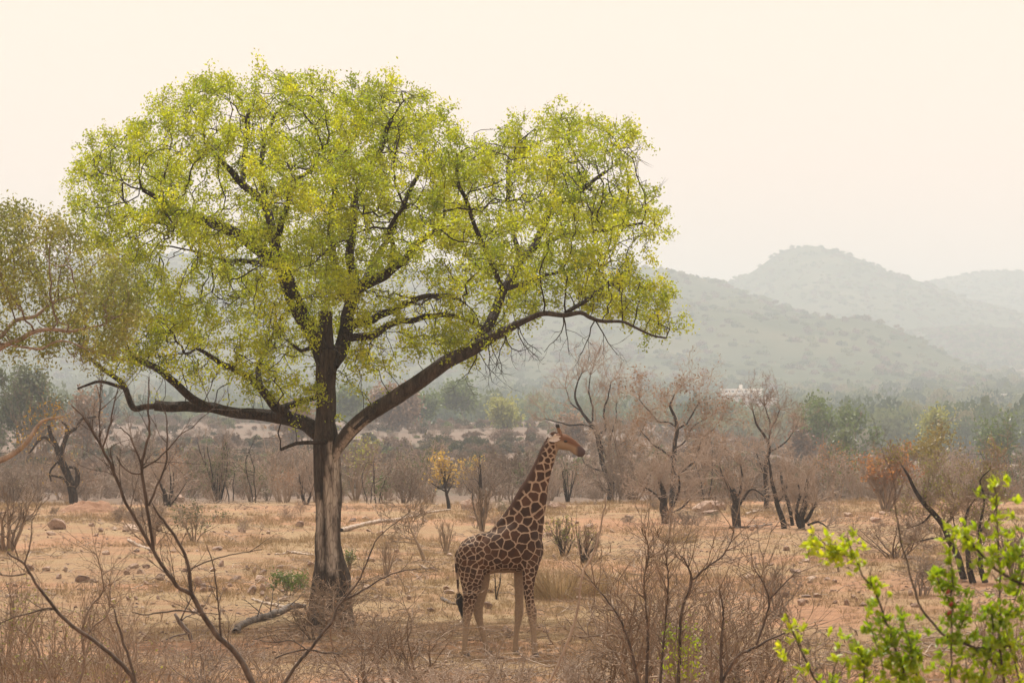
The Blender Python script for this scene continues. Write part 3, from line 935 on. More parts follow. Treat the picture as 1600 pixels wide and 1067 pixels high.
mm_ = n_.new('ShaderNodeMixRGB'); mm_.blend_type = 'MULTIPLY'; mm_.inputs[0].default_value = 0.55; l_.new(mx_.outputs[0], mm_.inputs[1]); l_.new(cr_.outputs[0], mm_.inputs[2])
l_.new(mm_.outputs[0], bs_.inputs['Base Color'])
bp_ = n_.new('ShaderNodeBump'); bp_.inputs['Strength'].default_value = 0.8; bp_.inputs['Distance'].default_value = 0.04
l_.new(nz_.outputs[0], bp_.inputs['Height']); l_.new(bp_.outputs[0], bs_.inputs['Normal']); l_.new(bs_.outputs[0], out_.inputs[0])
M['stripped'] = m_


def trunk_px(V):
    return 800 + (V[:, 0] + TB[0]) / TY * FPX, 620 - (V[:, 2] + TB[2] - CAM.z) / TY * FPX


def pale_mask(px, py, front):
    """outline of the stripped strips as they stand on the trunk"""
    w = fbm(px / 6, py / 30, seed=15, octs=3) * 3.2
    xl = np.interp(py, [700, 740, 800, 860, 905], [517, 508, 507, 510, 516])
    xr = np.interp(py, [690, 720, 760, 860, 905], [535, 533, 532, 529, 533])
    a = (px > xl + w) & (px < xr + w * .8) & (py > 690) & (py < 900 + w * 5)
    xl2 = np.interp(py, [770, 830, 870, 900], [497, 494, 499, 503]); xr2 = np.interp(py, [770, 800, 830, 900], [499, 503, 501, 506])
    b = (px > xl2 + w * .5) & (px < xr2 + w * .5) & (py > 768) & (py < 890)
    return (a | b) & front


C0, r0 = tubes[0]
V, Fs, A0, H0 = bark_tube(C0, r0, rngT, 64, 0.045, 0.13, 3, flare=lambda A, H: 1 + 0.30 * np.exp(-H / 0.45) * (0.4 + np.abs(np.sin(A * 2.5 + 1))))
px_, py_ = trunk_px(V)
ax = np.interp(V[:, 2], C0[:, 2], C0[:, 1]); axx = np.interp(V[:, 2], C0[:, 2], C0[:, 0])
pm = pale_mask(px_, py_, V[:, 1] < ax + 0.05).astype(float)
g = pm.reshape(-1, 64); g = (g + np.roll(g, 1, 1) + np.roll(g, -1, 1)) / 3; pmf = g.ravel()
dirv = np.column_stack([V[:, 0] - axx, V[:, 1] - ax, np.zeros(len(V))])
crev = np.exp(-((px_ - np.interp(py_, [740, 830, 905], [502, 505, 508])) / 2.6) ** 2) * ((py_ > 745) & (V[:, 1] < ax))
V -= norm(dirv) * (0.035 * pmf + 0.10 * crev)[:, None]
obj('trunk', mesh_np('trunk', V, Fs, M['stripped'], attrs={'pale': pmf}), big)
for li, (C, cr) in enumerate(tubes[1:], 1):
    sides = 30 if cr[0] > 0.14 else (16 if cr[0] > 0.07 else 9)
    V, Fs, A1, H1 = bark_tube(C, cr, rngT, sides, 0.06 if sides > 12 else 0.14, 0.12 if sides > 9 else 0.08, li)
    at = None
    if li == 1:
        px_, py_ = trunk_px(V)
        cx_ = np.interp(py_, [640, 665, 696, 722], [592, 552, 529, 518])
        pmk = ((V[:, 1] < np.interp(V[:, 0], C[:, 0], C[:, 1])) & (px_ + py_ * .25 > cx_ + py_ * .25 + 1.0 + fbm(px_ / 8, py_ / 8, seed=4) * 2) & (py_ > 652) & (px_ < 575)).astype(float)
        at = {'pale': pmk}
    name = 'stub' if li == 6 else ('limb' if cr[0] > 0.05 else 'side_limb')
    o = obj(name, mesh_np(name, V, Fs, M['stripped'] if li in (1, 6) else M['bark_dark'], attrs=at or {'pale': np.zeros(len(V))}), big)
    if li == 6: o['label'] = 'broken dead stub standing up in the fork'
    if li == 1: o['label'] = 'long limb rising to the right with torn pale wood at its root'

# ---- the olive tree reaching in from the left edge
OY = 60.0
ob = W(-165, 1010, OY); ob.z = gzf(ob.x, OY) - .05
OB = np.array(ob)
ol = tag(empty('olive_tree', ob), 'olive brown leaved tree reaching in from the left edge on pale branches', 'tree')
L_ol = [
    [(-165, 1020, 24), (-170, 900, 20), (-160, 780, 18), (-150, 690, 17), (-150, 620, 15)],
    [(-155, 690, 12, 0), (-90, 600, 10, -.2), (-30, 558, 6.5, -.4), (10, 540, 4.4, -.5), (54, 519, 3.6, -.6), (110, 516, 2.6, -.6), (160, 508, 1.8, -.6)],
    [(-60, 580, 6, -.3), (0, 524, 3.6, 0), (24, 503, 3.4, .2), (54, 494, 2.8, .3), (90, 470, 2.2, .5), (130, 460, 1.6, .6)],
    [(-150, 640, 10, 0), (-110, 560, 8, .5), (-60, 480, 6, .8), (-20, 440, 4, 1), (20, 400, 3, 1), (60, 370, 2.2, 1.2)],
    [(-150, 630, 12, 0), (-190, 540, 9, .4), (-220, 460, 6, .6), (-200, 400, 4, 1)],
    [(-155, 760, 9, -.8), (-80, 745, 6.5, -1), (-20, 726, 5, -1.1), (34, 700, 4.2, -1.2), (53, 676, 3.6, -1.2), (67, 658, 2.6, -1.2), (95, 650, 2, -1.2)],
    [(20, 540, 2, -.5), (60, 545, 1.8, -.5), (100, 532, 1.4, -.5), (140, 545, 1.2, -.5)],
]
posO, parO, radO, tubO = trace_tree(rngT, L_ol, OY, OB)
outO = [(-430, 480), (-380, 380), (-250, 320), (-120, 300), (-20, 312), (30, 318), (60, 325), (100, 330), (112, 345), (140, 372), (175, 392), (205, 420), (222, 460), (228, 500), (200, 530), (190, 572), (160, 560), (130, 590), (100, 560), (60, 560), (20, 545), (-60, 600), (-200, 640), (-380, 600)]
AtO = poly_sample(rngT, outO, 4200, 3.2, 130, lambda r: np.clip(0.7 + fbm(r[:, 0] / 30, r[:, 1] / 24, r[:, 2], seed=17, octs=2) * .8, 0.05, 1) * np.where((r[:, 1] > 480) & (r[:, 0] < 60), .3, 1))
AWO = np.array([W(a, b_, OY + d) for a, b_, d in AtO]) - OB
nbO = len(posO)
PO, paO, raO = colonize(rngT, posO, parO, radO, AWO, step=0.22, di=2.2, dk=0.28, iters=70, jit=0.25)
raO = pipe(paO, nbO, raO, tip=0.006, cap=0.05)
clO, tiO = chains(PO, paO, raO, nbO)
tw = Tubes()
for c, r in clO: tw.add(c, r, 4)
obj('branch', tw.mesh('branch', M['bark_grey']), ol)
lpO = PO[nbO:][raO[nbO:] < 0.014]
lpO = lpO[rngT.random(len(lpO)) < np.clip(.55 + fbm(lpO[:, 0] / .7, lpO[:, 1] / .8, lpO[:, 2] / .45, seed=46, octs=2) * 1.6, .04, 1)]
obj('crown', leaf_mesh('crown', lpO, rngT, 0.072, M['leaf_olive'], 0.13, 60, 0.5), ol)
sprig = np.array([W(95, 652, OY - 1.2), W(80, 640, OY - 1.2), W(60, 655, OY - 1.1), W(40, 690, OY - 1.2)]) - OB
obj('leaves', leaf_mesh('leaves', sprig, rngT, 0.07, M['leaf_yellow'], 0.16, 60, 0.4), ol)['kind'] = 'stuff'
for li, (C, cr) in enumerate(tubO):
    V, Fs, _, _ = bark_tube(C, cr, rngT, 20 if li == 0 else 10, 0.1, 0.08, li + 40)
    nm = 'trunk' if li == 0 else 'limb'
    obj(nm, mesh_np(nm, V, Fs, M['bark_pale']), ol)

# ------------------------------------------------------------------ giraffe
GYD = 60.6
K = GYD / FPX
g0 = W(778, 1027, GYD)
g0.z = gzf(g0.x, GYD)
GIR = tag(empty('giraffe', g0), 'tall brown patched giraffe standing in the shade facing right', 'giraffe')


def G(px, py, y=0.0):
    return np.array([(px - 778) * K, y, (1027 - py) * K])


def loft(rings, sides=20):
    """rings: (centre, axisA, ra, axisB, rb)"""
    an = np.arange(sides) / sides * 2 * math.pi
    V = np.array([c + np.cos(t) * a * ra + np.sin(t) * b_ * rb for c, a, ra, b_, rb in rings for t in an])
    k = len(rings); F = []
    for i in range(k - 1):
        for j in range(sides):
            F.append((i * sides + j, i * sides + (j + 1) % sides, (i + 1) * sides + (j + 1) % sides, (i + 1) * sides + j))
    caps = [list(range(sides))[::-1], [(k - 1) * sides + j for j in range(sides)]]
    return V, F, caps


def tube_rings(path):
    """path: (px, py, y, r_px in picture plane, half width m)"""
    C = np.array([G(p[0], p[1], p[2]) for p in path]); r = np.array([p[3] * K for p in path]); w = np.array([p[4] for p in path])
    # smooth resample
    Cs, rs = spline(C, r, 0.05); _, ws = spline(C, w, 0.05)
    T = norm(np.gradient(Cs, axis=0)); B = np.array([0, 1.0, 0])
    rings = []
    for i in range(len(Cs)):
        A = np.cross(B, T[i]); A /= np.linalg.norm(A); Bb = np.cross(T[i], A)
        rings.append((Cs[i], A, rs[i], Bb, ws[i]))
    return rings


parts = []
# torso by vertical rings
tors = [(713.5, 868, 880, .10), (716, 858, 895, .19), (722, 849, 903, .26), (732, 842, 909, .32), (745, 838, 908, .35), (760, 835, 902, .36), (776, 829, 898, .385), (792, 818, 898, .39), (808, 806, 898, .37), (820, 802, 897, .33), (832, 808, 893, .27), (841, 826, 886, .20), (847, 845, 876, .12), (849, 856, 868, .05)]
X0 = np.array([t[0] for t in tors]); xs = np.linspace(X0[0], X0[-1], 40)
rings = []
for x_ in xs:
    a = np.interp(x_, X0, [t[1] for t in tors]); b_ = np.interp(x_, X0, [t[2] for t in tors]); w = np.interp(x_, X0, [t[3] for t in tors])
    rings.append((G(x_, (a + b_) / 2), np.array([0, 0, 1.0]), (b_ - a) / 2 * K, np.array([0, 1.0, 0]), w))
parts.append(loft(rings, 28))
parts.append(loft(tube_rings([(812, 862, 0, 33, .30), (816, 838, 0, 32, .27), (822, 808, 0, 29.5, .22), (831, 780, 0, 24.5, .175), (840, 755, 0, 17.8, .15), (848.5, 733, 0, 14.8, .13), (857, 711, 0, 12.8, .115), (863, 698, 0, 11.5, .11), (869, 690, 0, 9, .10)]), 24))
parts.append(loft(tube_rings([(770, 845, 0, 12, .12), (790, 826, 0, 15, .15), (806, 805, 0, 15, .14), (820, 783, 0, 13, .11), (831, 762, 0, 9, .08)]), 18))
# head
parts.append(loft(tube_rings([(861, 692, 0, 6, .05), (866, 692, 0, 10.5, .10), (873, 692.5, 0, 12.6, .125), (881, 694, 0, 12.6, .125), (888, 696.5, 0, 11.2, .105), (895, 700, 0, 9.3, .085), (901, 704, 0, 7.9, .07), (906.5, 708.5, 0, 7.3, .072), (910.5, 712, 0, 6.2, .062), (913, 714.5, 0, 3.2, .035)]), 20))
parts.append(loft(tube_rings([(878, 684, 0, 4, .05), (884, 685.5, 0, 4.2, .055), (890, 690, 0, 3, .04)]), 12))
parts.append(loft(tube_rings([(893, 707, 0, 3.2, .05), (900, 711.5, 0, 3.4, .05), (906, 715.5, 0, 3.0, .045), (910, 716.5, 0, 2, .03)]), 12))
# legs: near side is towards the camera (y negative)
yn, yf = -.20, .20
legs = {
    'hind_near': [(733, 872, yn + .03, 22, .17), (736, 895, yn, 20, .16), (737, 915, yn, 16.5, .13), (735, 932, yn, 12, .10), (732.5, 948, yn, 9.8, .084), (731, 960, yn, 8, .07), (729, 975, yn, 5.8, .055), (727.5, 995, yn, 4.6, .048), (726.5, 1012, yn, 4.6, .048), (727, 1021, yn, 5.4, .055), (728.5, 1027, yn, 5.6, .06)],
    'hind_far': [(742, 872, yf, 20, .16), (749, 897, yf, 17, .15), (752, 915, yf, 13, .12), (750, 932, yf, 10, .09), (746.5, 948, yf, 9.4, .084), (747, 960, yf, 7.6, .07), (750, 975, yf, 5.8, .055), (755, 993, yf, 4.6, .048), (759, 1008, yf, 4.4, .048), (761.5, 1017, yf, 5.2, .055), (764, 1023, yf, 5.4, .06)],
    'fore_near': [(829, 862, yn + .04, 17, .14), (829, 885, yn, 13.5, .12), (826.5, 905, yn, 10, .10), (826, 925, yn, 8, .08), (828, 942, yn, 7.2, .07), (830.5, 953, yn, 8.4, .083), (832, 966, yn, 6.6, .065), (833.5, 985, yn, 4.4, .044), (834.5, 1003, yn, 4.6, .046), (835.5, 1013, yn, 5.2, .055), (836.5, 1020, yn, 5.6, .06)],
    'fore_far': [(816, 862, yf, 15, .14), (813, 885, yf, 11.5, .12), (811.5, 905, yf, 8.6, .09), (811, 925, yf, 7.4, .075), (811.5, 943, yf, 6.8, .068), (811, 955, yf, 7.8, .078), (809.5, 968, yf, 5.8, .058), (807, 985, yf, 4.2, .042), (805.5, 1002, yf, 4.4, .045), (805, 1010, yf, 5.0, .052), (805.5, 1017, yf, 5.2, .056)],
}
foot = {}
for k_, p_ in legs.items():
    # feet reach the ground under them
    gx = g0.x + (p_[-1][0] - 778) * K; gy = g0.y + p_[-1][2]
    want = (gzf(gx, gy) - g0.z) / K
    dy = (1027 - want) - p_[-1][1]
    p_ = [(a, b_ + dy * max(0, (b_ - 900) / (p_[-1][1] - 900)), c, d, e) for a, b_, c, d, e in p_]
    legs[k_] = p_; foot[k_] = p_[-1]
    parts.append(loft(tube_rings(p_[:-1] + [(p_[-1][0] - .5, p_[-1][1] - 3, p_[-1][2], p_[-1][3] * .9, p_[-1][4] * .9)]), 16))
# haunch, shoulder, elbow bulk, withers
for c, s in [((735, 876, -.17), (22, .20, 30)), ((735, 876, .17), (22, .20, 30)), ((826, 858, -.16), (20, .19, 34)), ((826, 858, .16), (20, .19, 34)), ((752, 842, -.1), (9, .13, 7)), ((820, 884, -.17), (9, .1, 10)), ((742, 902, -.18), (15, .13, 18))]:
    an = np.linspace(-1, 1, 11)[1:-1]
    rr = [(G(c[0], c[1] - z_ * s[2], c[2]), np.array([1.0, 0, 0]), s[0] * K * math.sqrt(1 - z_ * z_), np.array([0, 1.0, 0]), s[1] * math.sqrt(1 - z_ * z_)) for z_ in an]
    parts.append(loft(rr, 18))
vs, fs, off = [], [], 0
for V, F, caps in parts:
    vs.append(V); fs += [tuple(i + off for i in f) for f in F] + [tuple(i + off for i in f) for f in caps]; off += len(V)
raw = bpy.data.meshes.new('body_raw'); raw.from_pydata(np.concatenate(vs).tolist(), [], fs)
ro = link(bpy.data.objects.new('body_raw', raw))
md = ro.modifiers.new('r', 'REMESH'); md.mode = 'VOXEL'; md.voxel_size = 0.018
md = ro.modifiers.new('s', 'SMOOTH'); md.factor = 0.6; md.iterations = 7
dg = bpy.context.evaluated_depsgraph_get()
bm_ = bpy.data.meshes.new_from_object(ro.evaluated_get(dg))
bpy.data.objects.remove(ro, do_unlink=True)
n = len(bm_.vertices); V = np.empty(n * 3, np.float32); bm_.vertices.foreach_get('co', V); V = V.reshape(-1, 3).astype(float)
for p_ in bm_.polygons: p_.use_smooth = True
# coat: patch centres with spacing that changes over the body
gpx = 778 + V[:, 0] / K; gpy = 1027 - V[:, 2] / K
rngG = np.random.default_rng(12)


def spacing(px, py):
    s = np.full(len(px), 0.175)
    neck = (py < 800)
    s = np.where(neck, np.interp(py, [690, 720, 760, 800], [0.095, 0.125, 0.18, 0.20]), s)
    rump = px < 775
    s = np.where(rump & (py < 900), np.interp(px, [715, 745, 775], [0.085, 0.115, 0.15]), s)
    s = np.where(py > 880, np.interp(py, [880, 910, 960], [0.12, 0.085, 0.065]) * np.where(px > 775, .9, 1.0), s)
    s = np.where((px > 862) & (py < 725), 0.07, s)
    return s * .90


sp = spacing(gpx, gpy)
order = rngG.permutation(n)[:9000]
seeds = []; sr = []
S = np.zeros((0, 3))
for i in order:
    if len(seeds) and (np.linalg.norm(np.array(seeds) - V[i], axis=1) < np.minimum(np.array(sr), sp[i]) * .95).any(): continue
    seeds.append(V[i]); sr.append(sp[i])
seeds = np.array(seeds)
print('giraffe verts', n, 'patches', len(seeds))
wob = np.column_stack([vnoise(V[:, 0] * 9, V[:, 1] * 9, V[:, 2] * 9, 31 + q) for q in range(3)]) * 0.024 + np.column_stack([vnoise(V[:, 0] * 24, V[:, 1] * 24, V[:, 2] * 24, 61 + q) for q in range(3)]) * 0.010
Q = V + wob
kd = KDTree(len(seeds))
for i, s in enumerate(seeds): kd.insert(s, i)
kd.balance()
edge = np.empty(n); pid = np.empty(n)
for i in range(n):
    r3 = kd.find_n(Q[i], 3)
    s1, s2, s3 = np.array(r3[0][0]), np.array(r3[1][0]), np.array(r3[2][0])
    e = (r3[1][2] ** 2 - r3[0][2] ** 2) / (2 * np.linalg.norm(s2 - s1) + 1e-6)
    e2 = (r3[2][2] ** 2 - r3[0][2] ** 2) / (2 * np.linalg.norm(s3 - s1) + 1e-6)
    edge[i] = min(e, e2); pid[i] = (r3[0][1] * 0.618) % 1
line = np.interp(gpy, [690, 760, 850, 900], [0.012, 0.0165, 0.0105, 0.008])
line = np.where(gpx < 775, 0.0082, line)
edge = (edge - line) / 0.010            # >0 inside a patch
# where the coat pales: belly, inner and lower legs, face
plain = np.zeros(n)
plain = np.maximum(plain, np.clip((gpy - 890) / 8, 0, 1) * ((gpx > 765) & (gpx < 805)))
plain = np.maximum(plain, np.interp(gpy, [940, 985], [0, .9]) * (gpy > 900))
far_leg = (V[:, 1] > 0.08) & (gpy > 893)
plain = np.maximum(plain, far_leg * .85)
inner = (V[:, 1] > -0.11) & (gpy > 893); plain = np.maximum(plain, inner * .8)
face = np.clip((gpx - 866) / 5, 0, 1) * (gpy < 722) * (gpx > 862)
plain = np.maximum(plain, face)
dark = np.clip((gpx - 898.5) / 5, 0, 1) * (gpy < 725) * np.clip((gpy - 699 - (906 - gpx) * .2) / 3, 0, 1)
forehead = np.clip((692 + (gpx - 872) * .42 - gpy) / 4, 0, 1) * (gpx > 868) * (gpy < 715)
neckback = np.zeros(n)
tn = (gpy < 800) & (gpy > 690)
xb = np.interp(gpy, [690, 711, 742, 774, 800], [853, 845.5, 832, 812.5, 797])
neckback = np.where(tn, np.clip((xb + 5 - gpx) / 5, 0, 1), 0)
for nm_, a_ in (('edge', edge), ('pid', pid), ('plain', plain), ('dark', dark), ('forehead', forehead), ('neckback', neckback)):
    at = bm_.attributes.new(nm_, 'FLOAT', 'POINT'); at.data.foreach_set('value', a_.astype(np.float32))
m, nn, l, out = mat_new('giraffe_coat')
bs = nn.new('ShaderNodeBsdfPrincipled'); bs.inputs['Roughness'].default_value = 0.75
bs.inputs['Specular IOR Level'].default_value = 0.2


def A_(nm):
    a = nn.new('ShaderNodeAttribute'); a.attribute_name = nm; return a.outputs['Fac']


nzf = noise_node(nn, l, 40, 4)
e1 = nn.new('ShaderNodeMath'); e1.operation = 'MULTIPLY_ADD'; l.new(nzf.outputs[0], e1.inputs[0]); e1.inputs[1].default_value = 1.1; l.new(A_('edge'), e1.inputs[2])
er = ramp(nn, [(0.42, (0, 0, 0)), (0.98, (1, 1, 1))]); l.new(e1.outputs[0], er.inputs[0])
nzb = noise_node(nn, l, 5, 4)
pidr = ramp(nn, [(0.0, (0.016, 0.0085, 0.006)), (0.45, (0.038, 0.018, 0.010)), (1.0, (0.10, 0.045, 0.023))])
pa = nn.new('ShaderNodeMath'); pa.operation = 'MULTIPLY_ADD'; l.new(nzb.outputs[0], pa.inputs[0]); pa.inputs[1].default_value = 0.9
pb = nn.new('ShaderNodeMath'); pb.operation = 'MULTIPLY_ADD'; l.new(A_('pid'), pb.inputs[0]); pb.inputs[1].default_value = 0.35; pb.inputs[2].default_value = -.12
l.new(pb.outputs[0], pa.inputs[2]); l.new(pa.outputs[0], pidr.inputs[0])
cream = ramp(nn, [(0.3, (0.24, 0.175, 0.125)), (0.7, (0.37, 0.285, 0.21))]); l.new(nzb.outputs[0], cream.inputs[0])


def mixn(f, a, b, fac=None):
    q = nn.new('ShaderNodeMixRGB')
    if f is not None: l.new(f, q.inputs[0])
    else: q.inputs[0].default_value = fac
    for s, v in ((1, a), (2, b)):
        if isinstance(v, tuple): q.inputs[s].default_value = (*v, 1)
        else: l.new(v, q.inputs[s])
    return q.outputs[0]


inv = nn.new('ShaderNodeMath'); inv.operation = 'SUBTRACT'; inv.inputs[0].default_value = 1.0; l.new(A_('plain'), inv.inputs[1])
em = nn.new('ShaderNodeMath'); em.operation = 'MULTIPLY'; l.new(er.outputs[0], em.inputs[0]); l.new(inv.outputs[0], em.inputs[1])
creamp = mixn(A_('plain'), cream.outputs[0], (0.27, 0.205, 0.14))
col = mixn(em.outputs[0], creamp, pidr.outputs[0])
col = mixn(A_('forehead'), col, (0.13, 0.065, 0.036))
col = mixn(A_('neckback'), col, (0.05, 0.024, 0.015))
col = mixn(A_('dark'), col, (0.075, 0.055, 0.055))
l.new(col, bs.inputs['Base Color'])
bpn = nn.new('ShaderNodeBump'); bpn.inputs['Strength'].default_value = 0.25; bpn.inputs['Distance'].default_value = 0.01
l.new(nzf.outputs[0], bpn.inputs['Height']); l.new(bpn.outputs[0], bs.inputs['Normal'])
l.new(bs.outputs[0], out.inputs[0])
M['coat'] = m
bm_.materials.clear(); bm_.materials.append(m); bm_.name = 'body'
obj('body', bm_, GIR)
M['black_hair'] = bark_mat('black_hair', (0.010, 0.009, 0.009), (0.03, 0.026, 0.024), 20, 0.3)
M['mane'] = bark_mat('mane_hair', (0.035, 0.017, 0.011), (0.10, 0.045, 0.026), 25, 0.3)
M['tan_hair'] = bark_mat('tan_hair', (0.15, 0.085, 0.05), (0.24, 0.14, 0.085), 25, 0.2)
M['ear_pale'] = bark_mat('ear_fur', (0.46, 0.40, 0.35), (0.62, 0.56, 0.50), 25, 0.2)
M['hoof'] = bark_mat('hoof_horn', (0.10, 0.085, 0.075), (0.20, 0.17, 0.15), 20, 0.2)
M['eye'] = plain_mat('eye_black', (0.008, 0.007, 0.007), 0.1)
# mane of short upright hairs
mp = [(801, 793), (811, 777.5), (821, 762), (830.5, 746), (837.5, 730), (844.5, 714), (850.5, 702), (857.5, 689)]
MC, mr = spline(np.array([G(a, b_) for a, b_ in mp]), np.linspace(.03, .03, len(mp)), 0.006)
nrm = norm(np.cross(np.gradient(MC, axis=0), [0, 1.0, 0])); nrm[nrm[:, 0] > 0] *= -1
hs = np.repeat(MC, 5, 0) + rngG.normal(0, .008, (len(MC) * 5, 3)) * [1, 1.6, 1]
hd = np.repeat(nrm, 5, 0) + rngG.normal(0, .22, hs.shape) + [0, 0, .25]
tb_ = Tubes(); P3 = np.stack([hs - hd * .05, hs + hd * .01, hs + hd * .035], 1)
tb_.add(P3, np.tile([.006, .005, .001], (len(hs), 1)), 3)
obj('mane', tb_.mesh('mane', M['mane']), GIR)
# tail and tuft
tp = [(717, 864, -.02), (713.5, 872, -.06), (713.5, 890, -.12), (715, 905, -.14), (716, 920, -.15), (717, 933, -.15)]
TC, _ = spline(np.array([G(*p) for p in tp]), np.ones(6), .05)
tl = obj('tail', Tubes().add(TC, np.linspace(.042, .015, len(TC)), 8).mesh('tail', M['coat']), GIR)
for nm_ in ('edge',):
    at = tl.data.attributes.new(nm_, 'FLOAT', 'POINT'); at.data.foreach_set('value', np.where(np.arange(len(tl.data.vertices)) % 40 < 22, 1, -1).astype(np.float32))
st0 = G(717, 934, -.15); N_ = 170
r_ = rngG.normal(0, .014, (N_, 3)); ends = G(730, 974, -.16) + rngG.normal(0, 1, (N_, 3)) * [.035, .035, .06]
midp = (st0 + G(729, 974, -.16)) / 2 + [-.01, 0, 0] + rngG.normal(0, .024, (N_, 3))
Pt = np.stack([st0 + r_ + [0, 0, .03], st0 * .7 + midp * .3 + r_ * 2.4, midp + r_, midp * .4 + ends * .6, ends], 1)
obj('tuft', Tubes().add(Pt, np.tile([.007, .008, .008, .006, .001], (N_, 1)), 3).mesh('tuft', M['black_hair']), tl)
# ossicones
for y_, dx in ((-.055, 0), (.055, -2.0)):
    c, r_ = spline(np.array([G(876.5 + dx, 683, y_), G(874.5 + dx, 676, y_ * 1.1), G(872.5 + dx, 670.5, y_ * 1.15)]), [.034, .026, .02], .01)
    h = obj('ossicone', Tubes().add(c, r_, 10).mesh('ossicone', M['tan_hair']), GIR)
    c, r_ = spline(np.array([G(873 + dx, 672, y_ * 1.13), G(872 + dx, 668.5, y_ * 1.16), G(871.7 + dx, 666.5, y_ * 1.16)]), [.022, .026, .012], .008)
    obj('ossicone_tip', Tubes().add(c, r_, 10).mesh('ossicone_tip', M['black_hair']), h)
# ears: cupped leaf shapes
def ear(a, b_, width, cup, mat):
    k, s = 12, 9
    t = np.linspace(0, 1, k); wv = width * np.sin(np.pi * np.clip(t * .86 + .10, 0, 1)) ** .8
    ax_ = (b_ - a); up = norm(np.cross(ax_, [0, 1.0, 0]))
    if up[2] < 0: up = -up
    V = []
    for side in (0, 1):
        for i in range(k):
            for j in range(s):
                u = j / (s - 1) * 2 - 1
                V.append(a + ax_ * t[i] + up * wv[i] * u + np.array([0, cup * (1 - u * u) * wv[i] * (1 if side == 0 else .8) + side * (-.006) * np.sign(cup), 0]))
    F = []
    for side in (0, 1):
        o_ = side * k * s
        for i in range(k - 1):
            for j in range(s - 1):
                f = (o_ + i * s + j, o_ + i * s + j + 1, o_ + (i + 1) * s + j + 1, o_ + (i + 1) * s + j); F.append(f if side == 0 else f[::-1])
    return mesh_np('ear', np.array(V), np.array(F), mat)


obj('ear', ear(G(876.5, 686.5, -.105), G(857.5, 691.5, -.21), .062, .5, M['ear_pale']), GIR)
obj('ear', ear(G(873, 684, .10), G(860, 681, .22), .055, -.5, M['mane']), GIR)
for y_ in (-.104, .104):
    rr = [(G(883.2, 693.2, y_) + [0, 0, z_ * .022], np.array([1.0, 0, 0]), .044 * math.sqrt(1 - z_ * z_), np.array([0, 1.0, 0]), .026 * math.sqrt(1 - z_ * z_)) for z_ in np.linspace(-.95, .95, 7)]
    V, F, caps = loft(rr, 12)
    me = bpy.data.meshes.new('eye'); me.from_pydata(V.tolist(), [], [tuple(f) for f in F] + [tuple(c) for c in caps]); me.materials.append(M['eye'])
    eo = obj('eye', me, GIR)
    rr = [(G(883.0, 691.2, y_ * .99) + [(q) * .012, 0, -abs(q) * .004], np.array([0, 0, 1.0]), .008, np.array([0, 1.0, 0]), .022) for q in np.linspace(-3.2, 3.2, 7)]
    V, F, caps = loft(rr, 8)
    me = bpy.data.meshes.new('eyelid'); me.from_pydata(V.tolist(), [], [tuple(f) for f in F] + [tuple(c) for c in caps]); me.materials.append(M['mane'])
    obj('eyelid', me, eo)
for y_ in (-.052, .052):
    rr = [(G(909.5, 709.5, y_) + [q * .008, 0, -q * .008], np.array([0, 0, 1.0]), .008, np.array([0, 1.0, 0]), .008) for q in np.linspace(-2, 2, 5)]
    V, F, caps = loft(rr, 8)
    me = bpy.data.meshes.new('nostril'); me.from_pydata(V.tolist(), [], [tuple(f) for f in F] + [tuple(c) for c in caps]); me.materials.append(M['eye'])
    obj('nostril', me, GIR)
for k_, f_ in foot.items():
    for sgn in (-1, 1):                                  # two toes to each foot
        rr = []
        for t in np.linspace(0, 1, 6):
            rr.append((G(f_[0] + .2 + t * 1.6, f_[1] - 6.5 + t * 6.8, f_[2] + sgn * .026), np.array([1.0, 0, 0]), (.050 + .024 * t), np.array([0, 1.0, 0]), .026 + .008 * t))
        V, F, caps = loft(rr, 12)
        me = bpy.data.meshes.new('hoof'); me.from_pydata(V.tolist(), [], [tuple(f) for f in F] + [tuple(c) for c in caps]); me.materials.append(M['hoof'])
        obj('hoof', me, GIR)

